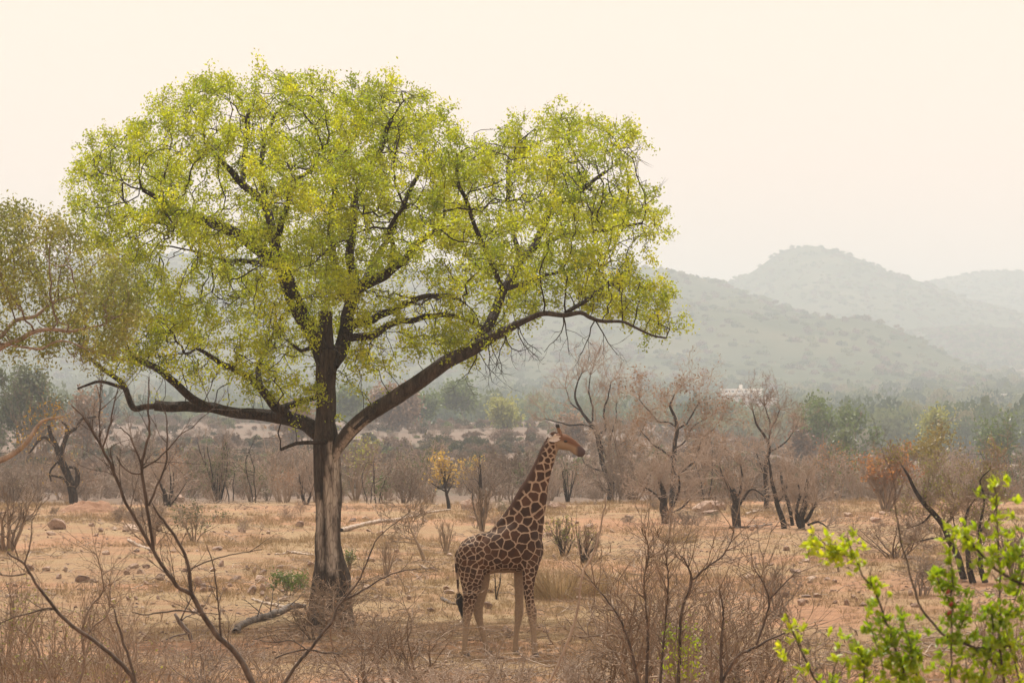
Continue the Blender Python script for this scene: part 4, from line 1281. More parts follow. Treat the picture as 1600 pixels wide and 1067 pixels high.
# ------------------------------------------------------------------ shrubs and small trees
ST = {
    'tree': dict(m=1, l0=1.0, spread=.12, lv=[dict(k=9, wander=.10, up=.10, n=9, t0=.34, lr=.72, rr=.6, ang=56, s=7, taper=.12), dict(k=7, wander=.17, up=.07, n=7, t0=.25, lr=.55, rr=.55, ang=45, s=4), dict(k=5, wander=.2, up=.05, n=5, lr=.55, rr=.55, ang=45, s=3), dict(k=4, wander=.22, up=.05, n=3, lr=.55, ang=42, s=3), dict(k=3, wander=.2, s=3)]),
    'umbrella': dict(m=1, l0=1.0, spread=.05, lv=[dict(k=8, wander=.10, up=.08, n=8, t0=.35, lr=.8, rr=.6, ang=62, s=6), dict(k=6, wander=.14, up=.12, n=6, t0=.35, lr=.5, rr=.5, ang=48, s=4), dict(k=4, wander=.2, up=.05, n=5, lr=.55, ang=50, s=3), dict(k=3, wander=.2, s=3)]),
    'fork': dict(m=3, l0=1.0, spread=.30, lv=[dict(k=9, wander=.11, up=.09, n=8, t0=.28, lr=.72, rr=.58, ang=52, s=6, taper=.12), dict(k=6, wander=.17, up=.06, n=7, t0=.2, lr=.55, rr=.5, ang=45, s=4), dict(k=5, wander=.2, up=.03, n=5, lr=.55, rr=.55, ang=45, s=3), dict(k=3, wander=.2, n=2, lr=.6, s=3), dict(k=3, wander=.2, s=3)]),
    'shrub': dict(m=9, l0=1.0, spread=.62, lv=[dict(k=7, wander=.14, up=.07, n=6, t0=.15, lr=.55, rr=.6, ang=40, s=4), dict(k=5, wander=.2, up=.04, n=5, t0=.15, lr=.55, rr=.6, ang=45, s=3), dict(k=4, wander=.24, n=4, lr=.55, rr=.65, ang=48, s=3), dict(k=3, wander=.2, s=3)]),
    'light': dict(m=6, l0=1.0, spread=.65, lv=[dict(k=6, wander=.18, up=.07, n=6, t0=.2, lr=.6, rr=.55, ang=44, s=4, taper=.15), dict(k=4, wander=.22, up=.03, n=5, t0=.15, lr=.55, rr=.6, ang=45, s=3), dict(k=3, wander=.24, n=3, lr=.6, ang=48, s=3), dict(k=3, wander=.2, s=3)]),
    'dense': dict(m=12, l0=1.0, spread=1.1, lv=[dict(k=9, wander=.3, up=.08, n=6, t0=.15, lr=.6, rr=.66, ang=48, s=4, taper=.25), dict(k=6, wander=.26, up=.03, n=4, t0=.15, lr=.6, rr=.7, ang=54, s=3), dict(k=5, wander=.3, n=3, lr=.6, rr=.7, ang=55, s=3), dict(k=3, wander=.25, s=3)]),
    'wand': dict(m=10, l0=1.0, spread=.22, lv=[dict(k=9, wander=.07, up=.07, n=5, t0=.3, lr=.38, rr=.5, ang=28, s=5), dict(k=5, wander=.12, up=.06, n=4, t0=.3, lr=.5, ang=32, s=3), dict(k=3, wander=.15, s=3)]),
    'snag': dict(m=2, l0=1.0, spread=.16, lv=[dict(k=9, wander=.12, up=.05, n=4, t0=.35, lr=.4, rr=.55, ang=60, s=6), dict(k=5, wander=.25, n=3, lr=.5, ang=50, s=4), dict(k=3, wander=.2, s=3)]),
    'sap': dict(m=1, l0=1.0, spread=.1, lv=[dict(k=8, wander=.08, up=.05, n=9, t0=.25, lr=.5, rr=.5, ang=38, s=5), dict(k=5, wander=.16, up=.05, n=4, lr=.5, ang=38, s=3), dict(k=3, wander=.2, s=3)]),
}


def make_plant(name, loc, H, Wd, style, seed, wood, twig=None, leaves=None, rb=None, rmin=0.006, label=None, cat='shrub', group=None, parent_obj=None):
    rng = np.random.default_rng(seed)
    S = ST[style]; m = S['m']
    a = rng.uniform(0, 6.283, m) if m == 1 else (np.arange(m) + rng.uniform(-.4, .4, m)) / m * 6.283
    sp = S['spread'] * rng.uniform(.4, 1.3, m)
    d = np.column_stack([np.cos(a) * sp, np.sin(a) * sp, np.ones(m)])
    st = np.column_stack([np.cos(a), np.sin(a), np.zeros(m)]) * (0.03 * Wd if m > 1 else 0)
    rb = rb or H * 0.028
    lv = [dict(q, rmin=rmin) for q in S['lv']]
    B, tips = grow(rng, st, d, H * S['l0'] * rng.uniform(.75, 1.0, m), rb * rng.uniform(.7, 1.1, m), lv)
    allp = np.concatenate([b[0].reshape(-1, 3) for b in B])
    zt = np.percentile(allp[:, 2], 99.6); ex = np.percentile(np.abs(allp[:, :2]), 98.5)
    s3 = np.array([Wd / 2 / ex, Wd / 2 / ex, H / zt])
    s3[:2] = np.clip(s3[:2], 0.25, 4)
    for i, (P, r, s) in enumerate(B):
        P = P * s3; P[..., 2] = np.maximum(P[..., 2], 0.02 if i else -0.1); B[i] = (P, r, s)
    B[0][0][:, 0, 2] = -0.12
    tips = tips * s3; tips[:, 2] = np.maximum(tips[:, 2], 0.05)
    t = empty(name, loc)
    if label: tag(t, label, cat, group)
    nm0 = 'trunk' if style in ('tree', 'umbrella', 'fork', 'sap', 'snag') else 'stem'
    if m > 1 and m < 4:
        for q in range(m): obj(nm0, Tubes().add(B[0][0][q], B[0][1][q], B[0][2]).mesh(nm0, wood), t)
    else:
        obj(nm0, Tubes().add(*B[0]).mesh(nm0, wood), t)
    tb = Tubes()
    if style in ('tree', 'fork', 'umbrella', 'snag'):
        obj('limb', Tubes().add(*B[1]).mesh('limb', wood), t); B = B[1:]
    for q in B[1:]: tb.add(*q)
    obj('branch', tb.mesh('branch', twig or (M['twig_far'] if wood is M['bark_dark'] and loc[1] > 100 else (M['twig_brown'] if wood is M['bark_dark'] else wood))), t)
    if leaves:
        mt, size, cnt, spread, zmin = leaves
        k = tips[:, 2] > zmin * H
        pts = tips[k][rng.random(k.sum()) < min(1, cnt)] if cnt < 1 else np.repeat(tips[k], int(cnt), 0)
        cn = fbm(pts[:, 0] / (H * .14), pts[:, 1] / (H * .14), pts[:, 2] / (H * .12), seed=seed, octs=2)
        pts = pts[cn > -0.35]
        obj('crown', leaf_mesh('crown', pts, rng, size, mt, spread, 1, 0.55), t)
    return t


def plant_px(name, px, pb, pt, wpx, style, seed, wood, Y=None, **kw):
    Y = Y or ground_hit(px, pb)
    b = W(px, pb, Y); b.z = gzf(b.x, Y) - 0.03
    H = W(px, pt, Y).z - b.z
    return make_plant(name, b, H, wpx * Y / FPX, style, seed, wood, **kw)


TWB, GB, DB = M['twig_brown'], M['bark_grey'], M['bark_dark']
far_r = 0.016
# --- row along the far edge of the clearing
plant_px('vine_bush', 887, 784, 712, 44, 'wand', 308, DB, rb=.05, rmin=.012, leaves=(M['leaf_grey'], .13, .5, .1, .15), label='narrow dark bush with grey green leaves right under the giraffe chin', cat='bush')
plant_px('yellow_tree', 702, 794, 710, 58, 'umbrella', 309, DB, rb=.11, rmin=.012, leaves=(M['leaf_yellow'], .15, 1.6, .18, .5), label='small dark trunked tree with straw yellow crown left of its thinner neighbour', cat='tree')
plant_px('yellow_tree', 738, 788, 712, 40, 'umbrella', 310, DB, rb=.08, rmin=.012, leaves=(M['leaf_yellow'], .14, .9, .16, .5), label='thin dark trunked tree with fewer yellow leaves beside the fuller yellow tree', cat='tree')
plant_px('dead_snag', 751, 800, 712, 34, 'snag', 311, DB, rb=.075, rmin=.014, label='upright dead snag with a single side arm behind the giraffe back', cat='snag')
plant_px('bare_shrub', 753, 832, 752, 44, 'wand', 312, TWB, rb=.05, rmin=.010, label='fan shaped bare shrub standing just above the giraffe rump', cat='shrub')
plant_px('bare_sapling_tree', 664, 878, 757, 140, 'tree', 313, TWB, rb=.075, rmin=.009, label='small leafless tree on the open ground between trunk and giraffe', cat='tree')
plant_px('wand_shrub', 342, 786, 652, 74, 'wand', 314, DB, rb=.06, rmin=.011, label='tall bundle of thin dark upright stems behind the low left limb', cat='shrub')
plant_px('bare_shrub', 262, 792, 690, 110, 'light', 315, DB, rb=.08, rmin=.011, label='tangled dark bare shrub growing over the pale boulders', cat='shrub')
plant_px('gnarled_shrub', 478, 788, 722, 60, 'light', 316, DB, rb=.07, rmin=.012, label='gnarled blackish low shrub just left of the big trunk', cat='shrub')
plant_px('bare_bush', 12, 862, 742, 130, 'light', 317, TWB, rb=.09, rmin=.010, label='bare twiggy bush with a leaning stem at the left edge', cat='bush')
plant_px('rust_bush', 1385, 800, 694, 92, 'shrub', 318, TWB, rb=.07, rmin=.012, leaves=(M['leaf_orange'], .15, .8, .15, .5), label='bush with rust orange leaf tips right of the dark stump cluster', cat='bush')
plant_px('ochre_tree', 1466, 790, 664, 98, 'umbrella', 319, TWB, Y=170, rb=.10, rmin=.014, leaves=(M['leaf_ochre'], .20, 3, .26, .2), label='rounded ochre green tree behind the leafy right shrub', cat='tree')
plant_px('pale_sapling', 1322, 792, 690, 80, 'light', 320, TWB, Y=175, rb=.06, rmin=.014, leaves=(M['leaf_green'], .15, .9, .18, .2), label='thin pale green sapling bush left of the rust orange bush', cat='bush')
plant_px('sparse_tree', 556, 795, 668, 110, 'light', 321, TWB, Y=165, rb=.07, rmin=.012, leaves=(M['leaf_ygreen'], .15, .4, .16, .3), label='thinly leaved yellow green tree just right of the big trunk', cat='tree')
plant_px('green_bush', 1125, 780, 722, 60, 'light', 322, TWB, Y=165, rb=.05, rmin=.012, leaves=(M['leaf_green'], .14, .5, .16, .2), label='low mid green bush behind the pink slab of rock', cat='bush')
plant_px('green_bush', 600, 800, 735, 70, 'light', 323, TWB, Y=170, rb=.05, rmin=.012, leaves=(M['leaf_green'], .14, .5, .16, .2), label='low soft green bush behind the fallen branch right of the trunk', cat='bush')
plant_px('bare_tree', 60, 780, 590, 110, 'wand', 324, GB, Y=175, rb=.05, rmin=.014, label='pale grey leafless thin tree behind the crooked dark tree', cat='tree')
plant_px('bare_tree', 215, 785, 640, 100, 'light', 325, GB, Y=170, rb=.05, rmin=.014, label='faint grey bare tree left of the tangled dark shrub', cat='tree')
plant_px('bare_tree', 1290, 790, 680, 70, 'light', 326, GB, Y=190, rb=.05, rmin=.014, label='grey leafless bush right behind the dark stump cluster', cat='tree')
plant_px('grey_tree', 868, 790, 655, 80, 'light', 327, GB, Y=190, rb=.05, rmin=.014, label='thin grey bare tree directly behind the giraffe neck', cat='tree')
plant_px('bare_tree', 990, 800, 640, 120, 'shrub', 328, TWB, Y=160, rb=.06, rmin=.013, label='broad brown twiggy tree filling the gap between the two tallest bare trees', cat='tree')
plant_px('bare_tree', 1105, 800, 660, 120, 'shrub', 329, TWB, Y=158, rb=.06, rmin=.013, leaves=(M['leaf_brown'], .10, .12, .12, .4), label='broad brown twiggy tree between the rusty tree and the slim tree', cat='tree')

def traced_tree(name, label, cat, py_base, limbs, seed, wood, twigs, leaves=None, Y=None, dj=.5):
    """a tree whose main limbs follow the ones in view; twigs grow out of them in all directions"""
    rng = np.random.default_rng(seed)
    bx = limbs[0][0][0]
    Y = Y or ground_hit(bx, py_base)
    b = W(bx, py_base, Y); b.z = gzf(b.x, Y) - .05; Bv = np.array(b)
    t = tag(empty(name, b), label, cat)
    k = Y / FPX
    LL = []
    for i, L in enumerate(limbs):
        d1 = 0 if i == 0 else rng.normal(0, dj * 1.6)
        LL.append([(p[0], p[1] if (i or q) else p[1] + 3, p[2], d1 * q / len(L)) for q, p in enumerate(L)])
    _, _, _, tub = trace_tree(rng, LL, Y, Bv)
    for i, (C, cr) in enumerate(tub):
        V, Fs, _, _ = bark_tube(C, cr * (.9 if i == 0 else .74), rng, 10, 0.14, 0.12, seed + i)
        nm = 'trunk' if i == 0 else 'limb'
        obj(nm, mesh_np(nm, V, Fs, wood), t)
    n, ln, r0 = twigs
    al = np.concatenate([np.column_stack([C[int(len(C) * (.35 if i == 0 else .15)):], norm(np.gradient(C, axis=0))[int(len(C) * (.35 if i == 0 else .15)):]]) for i, (C, cr) in enumerate(tub)])
    ends = np.concatenate([np.repeat(np.concatenate([C[-1], norm(C[-1] - C[-3])])[None], 4, 0) for C, _ in tub])
    a = np.concatenate([al[rng.integers(0, len(al), n)], ends])
    m = len(a)
    d = norm(a[:, 3:] * .8 + norm(rng.normal(0, 1, (m, 3))) + [0, 0, .25])
    B, tips = grow(rng, a[:, :3], d, ln * rng.uniform(.35, 1.15, m), r0, [dict(k=7, wander=.2, up=.06, n=6, t0=.2, lr=.6, rr=.65, ang=48, s=4, rmin=.009, taper=.3), dict(k=5, wander=.24, up=.05, n=4, t0=.2, lr=.6, rr=.7, ang=48, s=3, rmin=.008), dict(k=4, wander=.25, up=.03, n=2, lr=.6, ang=45, s=3, rmin=.007), dict(k=3, wander=.2, s=3)])
    tb = Tubes()
    for q in B: tb.add(*q)
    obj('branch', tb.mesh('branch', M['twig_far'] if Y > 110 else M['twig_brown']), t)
    if leaves:
        mt, size, frac, sp = leaves
        tp = tips[rng.random(len(tips)) < frac]
        tp = tp[fbm(tp[:, 0] / .8, tp[:, 1] / .8, tp[:, 2] / .7, seed=seed, octs=2) > -.15]
        obj('crown', leaf_mesh('crown', tp, rng, size, mt, sp, 1, .55), t)
    return t


traced_tree('bare_tree', 'tallest leafless dark branched tree, rising behind the giraffe head', 'tree', 786, [
    [(954, 786, 6.5), (954, 757, 5.2), (946, 738, 4.2), (939, 712, 3.8), (934, 683, 3.6), (925, 664, 3.2), (910, 645, 2.4), (899, 624, 2), (901, 603, 1.5), (910, 582, 1)],
    [(957, 770, 4.5), (956, 731, 3.6), (949, 715, 3.2), (941, 699, 2.8), (936, 680, 2.6)],
    [(935, 678, 2.6), (946, 672, 2.4), (944, 642, 2), (949, 623, 1.6), (955, 597, 1)],
    [(925, 664, 2.2), (927, 636, 1.8), (920, 613, 1.5), (922, 586, 1)],
    [(924, 667, 2.4), (910, 663, 2), (891, 664, 1.7), (869, 659, 1.3), (852, 655, .8)],
    [(957, 735, 2.6), (971, 715, 2.2), (987, 699, 1.8), (1000, 681, 1.2), (1008, 660, .8)],
    [(950, 712, 2.2), (955, 680, 1.9), (962, 655, 1.5), (963, 630, 1)],
    [(943, 737, 2), (927, 731, 1.7), (914, 724, 1.2), (909, 714, .8)],
    [(960, 700, 1.6), (971, 693, 1.4), (985, 676, 1)], [(910, 645, 1.6), (892, 630, 1.2), (884, 608, .8)]], 901, DB, (46, 1.7, .022))
traced_tree('brown_tree', 'spreading tree with sparse rusty leaves next to the tallest bare tree', 'tree', 790, [
    [(1050, 790, 5.5), (1052, 738, 4.2), (1054, 699, 3.8), (1058, 667, 3.2), (1054, 651, 2.6), (1048, 635, 2), (1054, 616, 1.2)],
    [(1052, 745, 3.2), (1073, 731, 2.6), (1089, 712, 2.2), (1099, 683, 1.7), (1114, 670, 1.2), (1125, 655, .8)],
    [(1057, 668, 2.4), (1041, 658, 2), (1028, 658, 1.7), (1009, 636, 1.2), (998, 625, .8)],
    [(1058, 670, 2.4), (1073, 661, 2), (1083, 645, 1.6), (1092, 628, 1)],
    [(1052, 715, 2.4), (1030, 700, 2), (1015, 690, 1.6), (1002, 672, 1)],
    [(1054, 700, 2), (1070, 690, 1.8), (1080, 670, 1.4), (1100, 655, 1)]], 902, DB, (50, 1.7, .022), leaves=(M['leaf_brown'], .12, .22, .12))
traced_tree('slim_tree', 'slim leafless tree with upswept branches between thick dark stems', 'tree', 796, [
    [(1199, 796, 5), (1197, 763, 4), (1196, 731, 3.6), (1200, 706, 3.2), (1200, 690, 2.8), (1191, 677, 2.2), (1181, 661, 1.7), (1177, 642, 1)],
    [(1200, 692, 2.4), (1204, 667, 1.8), (1198, 645, 1.2), (1196, 634, .8)], [(1202, 706, 2.2), (1216, 699, 1.8), (1229, 688, 1.3), (1238, 676, .8)],
    [(1203, 672, 1.6), (1214, 655, 1.3), (1218, 640, .8)], [(1196, 740, 2), (1186, 722, 1.6), (1180, 700, 1)]], 903, DB, (24, 1.3, .018))
traced_tree('stump_shrub', 'low shrub with one thick dark trunk in front of the rusty leaved tree', 'shrub', 816, [
    [(1041, 816, 8.5), (1038, 795, 7.5), (1036, 770, 5), (1030, 752, 3)], [(1046, 806, 4), (1048, 795, 3.6), (1057, 776, 3), (1062, 757, 2.2), (1060, 742, 1.2)],
    [(1036, 785, 3), (1020, 768, 2.2), (1008, 760, 1.4)], [(1050, 800, 2.6), (1068, 792, 2.2), (1080, 778, 1.4)]], 904, DB, (30, 1.2, .02))
traced_tree('stump_shrub', 'bare shrub with a thick dark stub trunk beside a fallen pale branch', 'shrub', 824, [
    [(1151, 824, 8), (1150, 795, 7.5), (1151, 780, 5.5), (1146, 764, 3)], [(1155, 788, 3.4), (1162, 778, 3), (1169, 766, 2.4), (1180, 764, 1.8), (1194, 774, 1.2)],
    [(1147, 785, 3.4), (1137, 757, 2.6), (1127, 738, 1.8), (1124, 722, 1)], [(1152, 780, 2.6), (1160, 750, 2), (1158, 725, 1.2)]], 905, DB, (30, 1.3, .02), leaves=(M['leaf_brown'], .10, .06, .12))
traced_tree('dark_stemmed_shrub', 'leafless shrub with leaning blackish stems left of the dark stump cluster', 'shrub', 826, [
    [(1226, 826, 5), (1222, 808, 5), (1213, 782, 4), (1207, 757, 3.2), (1204, 731, 2), (1200, 712, 1)],
    [(1238, 820, 4.6), (1232, 789, 4), (1223, 757, 3.6), (1221, 738, 2.4)], [(1215, 785, 2.2), (1228, 765, 1.6), (1232, 745, 1)]], 906, DB, (22, 1.2, .018))
traced_tree('dark_stemmed_shrub', 'cluster of stout dark broken stems at the clearing edge', 'shrub', 828, [
    [(1252, 828, 7), (1252, 808, 6.5), (1258, 782, 5), (1261, 757, 3.6), (1263, 742, 1.5)],
    [(1248, 822, 4), (1244, 800, 3.6), (1250, 776, 2.6), (1248, 758, 1.6)], [(1258, 815, 4), (1268, 800, 3.6), (1275, 785, 2.4)], [(1262, 820, 3), (1280, 815, 2.4), (1290, 822, 1.2)]], 907, DB, (34, 1.1, .02))
traced_tree('dark_trunk_tree', 'small leaning dark trunked tree with olive leaf tufts behind the bright leafy shrub', 'tree', 906, [
    [(1508, 906, 6.5), (1498, 874, 5.6), (1484, 845, 5), (1472, 820, 4.6), (1455, 801, 4.4), (1440, 784, 4.2), (1430, 764, 3.4), (1418, 742, 2.4), (1408, 728, 1.2)],
    [(1456, 802, 2.4), (1440, 818, 1.8), (1424, 822, 1)], [(1484, 845, 2.4), (1464, 840, 2), (1438, 845, 1.2)],
    [(1474, 822, 2.6), (1492, 800, 2.2), (1501, 791, 1.8), (1477, 774, 1.2)], [(1440, 784, 2), (1452, 765, 1.5), (1450, 745, 1)]], 908, DB, (44, .8, .012), leaves=(M['leaf_olive'], .06, .25, .06))
traced_tree('dark_trunk_tree', 'upright twin stemmed dark tree with olive leaves touching the leaning one', 'tree', 912, [
    [(1522, 912, 6), (1518, 898, 5.6), (1511, 859, 4), (1508, 820, 3), (1512, 795, 2), (1530, 770, 1.2)],
    [(1540, 910, 6.5), (1534, 890, 5.6), (1530, 835, 3.6), (1534, 800, 2.8), (1538, 776, 2.2), (1530, 750, 1.6), (1546, 733, 1)],
    [(1532, 830, 2.4), (1550, 805, 1.8), (1562, 780, 1.2)], [(1510, 845, 2), (1496, 826, 1.5), (1490, 806, 1)]], 909, DB, (50, .8, .012), leaves=(M['leaf_olive'], .06, .3, .06))
# crooked dark tree on the left, traced
cY = ground_hit(117, 790)
cb = W(118, 792, cY); cb.z = gzf(cb.x, cY) - .05; CB = np.array(cb)
ct = tag(empty('crooked_tree', cb), 'small crooked tree with blackish forked trunk by the reddish mound', 'tree')
L_c = [[(118, 795, 8), (112, 762, 7), (102, 734, 6), (93, 712, 5.5), (88, 698, 4.5), (80, 680, 3.5), (76, 665, 3)],
       [(112, 764, 5), (122, 748, 4.4), (120, 732, 3), (108, 730, 2)],
       [(95, 712, 4.5), (101, 690, 4), (106, 676, 3.6), (118, 668, 2.8), (128, 655, 2.2), (150, 651, 1.6)],
       [(104, 680, 3), (104, 666, 2.4), (95, 658, 1.8)],
       [(88, 698, 3), (70, 684, 2.4), (58, 690, 2), (46, 708, 1.4)],
       [(101, 735, 2.4), (90, 722, 2), (78, 738, 1.4), (80, 752, 1)], [(112, 762, 2.6), (95, 745, 2), (80, 742, 1.4)]]
rngC = np.random.default_rng(8)
_, _, _, tubC = trace_tree(rngC, L_c, cY, CB)
for li, (C, cr) in enumerate(tubC):
    V, Fs, _, _ = bark_tube(C, cr, rngC, 12, 0.12, 0.1, li + 60)
    obj('trunk' if li == 0 else 'limb', mesh_np('limb', V, Fs, DB), ct)
pp = np.concatenate([C[len(C) // 3:] for C, _ in tubC]); pp = np.repeat(pp, 2, 0)
bt, tt2 = grow(rngC, pp, rngC.normal(0, 1, pp.shape) + [0, 0, .4], 0.9, .022, [dict(k=5, wander=.25, n=4, lr=.5, ang=45, s=3, rmin=.01), dict(k=4, wander=.25, n=2, lr=.5, s=3, rmin=.01), dict(k=3, wander=.2, s=3)])
tb2 = Tubes()
for q in bt: tb2.add(*q)
obj('branch', tb2.mesh('branch', TWB), ct)
obj('leaves', leaf_mesh('leaves', tt2[::14], rngC, .11, M['leaf_yellow'], .12, 1, .5), ct)['kind'] = 'stuff'

# --- on the clearing and at the right
plant_px('yellow_green_shrub', 880, 868, 806, 56, 'light', 332, DB, rb=.05, rmin=.009, leaves=(M['leaf_ygreen'], .07, .3, .07, .35), label='small crooked shrub with pale yellow green leaves right of the giraffe chest', cat='shrub')
plant_px('yellow_green_shrub', 912, 880, 812, 64, 'light', 333, DB, rb=.05, rmin=.009, leaves=(M['leaf_ygreen'], .06, .12, .07, .35), label='dark multi stemmed shrub with few leaves behind the pale leaning stem', cat='shrub')
plant_px('clearing_shrub', 1312, 896, 828, 90, 'sap', 334, TWB, rb=.05, rmin=.008, leaves=(M['leaf_ygreen'], .05, .25, .06, .4), label='small shrub alone on the bare ground of the right clearing', cat='shrub')
plant_px('dead_sapling', 604, 900, 838, 40, 'wand', 335, TWB, rb=.022, rmin=.007, label='thin dead sapling midway between trunk and small leafless tree', cat='sapling')
plant_px('dead_sapling', 697, 866, 806, 34, 'wand', 336, TWB, rb=.025, rmin=.007, label='bundle of dead upright stalks right of the small leafless tree', cat='sapling')
plant_px('dead_sapling', 776, 936, 882, 26, 'snag', 337, DB, rb=.02, rmin=.006, label='small dry sapling seen under the giraffe belly', cat='sapling')
plant_px('green_bush', 452, 932, 892, 56, 'wand', 338, GB, rb=.012, rmin=.005, leaves=(M['leaf_green'], .07, 2, .06, .1), label='small feathery green bush left of the trunk foot', cat='bush')
plant_px('green_weed', 546, 892, 858, 26, 'wand', 339, GB, rb=.012, rmin=.005, leaves=(M['leaf_green'], .06, .6, .05, .1), label='little green weed just right of the trunk', cat='plant')
plant_px('pale_green_bush', 303, 846, 782, 90, 'light', 340, TWB, rb=.03, rmin=.008, leaves=(M['leaf_grey'], .08, .4, .08, .1), label='soft pale green bush beside brown brush below the boulders', cat='bush')
plant_px('brown_brush', 236, 850, 788, 120, 'shrub', 341, TWB, rb=.035, rmin=.008, label='heap of brown leafless brush below the pale boulders', cat='brush')
plant_px('brown_brush', 1400, 872, 796, 170, 'shrub', 342, TWB, rb=.04, rmin=.008, leaves=(M['leaf_brown'], .07, .2, .08, .1), label='wide brown leafless brush at the back of the right clearing', cat='brush')
plant_px('brown_brush', 1440, 930, 850, 150, 'light', 343, GB, rb=.03, rmin=.007, label='greyish dry brush left of the olive tufted tree', cat='brush')
plant_px('brown_brush', 1585, 905, 800, 120, 'shrub', 344, TWB, rb=.04, rmin=.008, label='brown dry brush at the right edge behind the leafy shrub', cat='brush')
plant_px('dry_twigs', 518, 985, 902, 120, 'shrub', 345, TWB, rb=.02, rmin=.006, label='tangle of dry twigs heaped against the trunk foot', cat='brush')
plant_px('dry_twigs', 492, 1004, 930, 110, 'shrub', 346, TWB, rb=.02, rmin=.006, label='dry twig tangle in front and left of the trunk foot', cat='brush')
plant_px('dead_sapling', 268, 905, 848, 46, 'sap', 347, TWB, rb=.018, rmin=.006, label='thin dry sapling on the stony ground behind the dark forked stem', cat='sapling')
plant_px('dead_sapling', 404, 835, 815, 22, 'sap', 348, TWB, rb=.018, rmin=.008, label='tiny dry sapling stub on the pale grass left of the trunk', cat='sapling')
# --- in front
plant_px('bare_thicket', 606, 1092, 900, 300, 'dense', 350, TWB, Y=46, rb=.028, rmin=.0055, leaves=(M['leaf_brown'], .03, .12, .04, .1), label='bare twiggy bush standing between the trunk and the giraffe', cat='bush')
plant_px('bare_thicket', 1040, 1120, 826, 400, 'dense', 351, M['twig_brown'], Y=42, rb=.045, rmin=.0085, leaves=(M['leaf_brown'], .03, .15, .04, .1), label='largest dense leafless bush, right of the giraffe legs', cat='bush')
plant_px('bare_thicket', 985, 1110, 890, 280, 'dense', 352, TWB, Y=43.5, rb=.034, rmin=.008, label='brown bare bush merging into the left side of the largest bush', cat='bush')
plant_px('bare_thicket', 1160, 1110, 890, 300, 'dense', 353, TWB, Y=40, rb=.036, rmin=.0075, leaves=(M['leaf_ygreen'], .035, .04, .04, .1), label='greyish open branched bush at the right side of the largest bush', cat='bush')
plant_px('leafy_sprig', 1066, 1075, 962, 60, 'wand', 354, TWB, Y=37, rb=.010, rmin=.004, leaves=(M['leaf_fore'], .05, .9, .05, .5), label='small bright yellow green leaf sprig in front of the largest bare bush', cat='plant')
plant_px('pale_dead_shrub', 806, 1090, 985, 130, 'light', 355, M['dead_wood'], Y=44, rb=.016, rmin=.005, label='low bleached dead shrub right in front of the giraffe feet', cat='shrub')
plant_px('bare_thicket', 330, 1120, 945, 320, 'dense', 356, GB, Y=40, rb=.02, rmin=.005, label='grey brown twiggy bush around the base of the dark forked stem', cat='bush')
plant_px('bare_thicket', 440, 1105, 985, 240, 'light', 357, TWB, Y=43, rb=.018, rmin=.005, label='low straggling bush in front of the fallen log', cat='bush')
plant_px('bare_thicket', 150, 1130, 900, 330, 'dense', 358, TWB, Y=36, rb=.022, rmin=.005, leaves=(M['leaf_ygreen'], .035, .10, .05, .2), label='brown bush with a few yellowish leaves left of the dark forked stem', cat='bush')
plant_px('bare_thicket', 20, 1140, 870, 330, 'dense', 359, TWB, Y=33, rb=.024, rmin=.005, leaves=(M['leaf_ygreen'], .035, .35, .06, .4), label='yellow green tinged bush in the lower left corner', cat='bush')
plant_px('bare_thicket', 716, 1105, 1010, 200, 'light', 360, TWB, Y=44, rb=.014, rmin=.005, label='sparse low twigs below the giraffe hind feet', cat='bush')
plant_px('bare_thicket', 1290, 1120, 985, 300, 'light', 361, TWB, Y=38, rb=.016, rmin=.005, leaves=(M['leaf_ygreen'], .03, .10, .04, .1), label='low open twigs in front of the bare right clearing', cat='bush')
plant_px('bare_thicket', 1560, 1130, 905, 320, 'light', 362, TWB, Y=34, rb=.018, rmin=.005, label='thin brown twigs behind the bright leaves at the right edge', cat='bush')
plant_px('bare_thicket', 1215, 962, 862, 120, 'light', 363, GB, Y=None, rb=.03, rmin=.007, label='leaning grey twigs between the largest bush and the clearing stones', cat='bush')

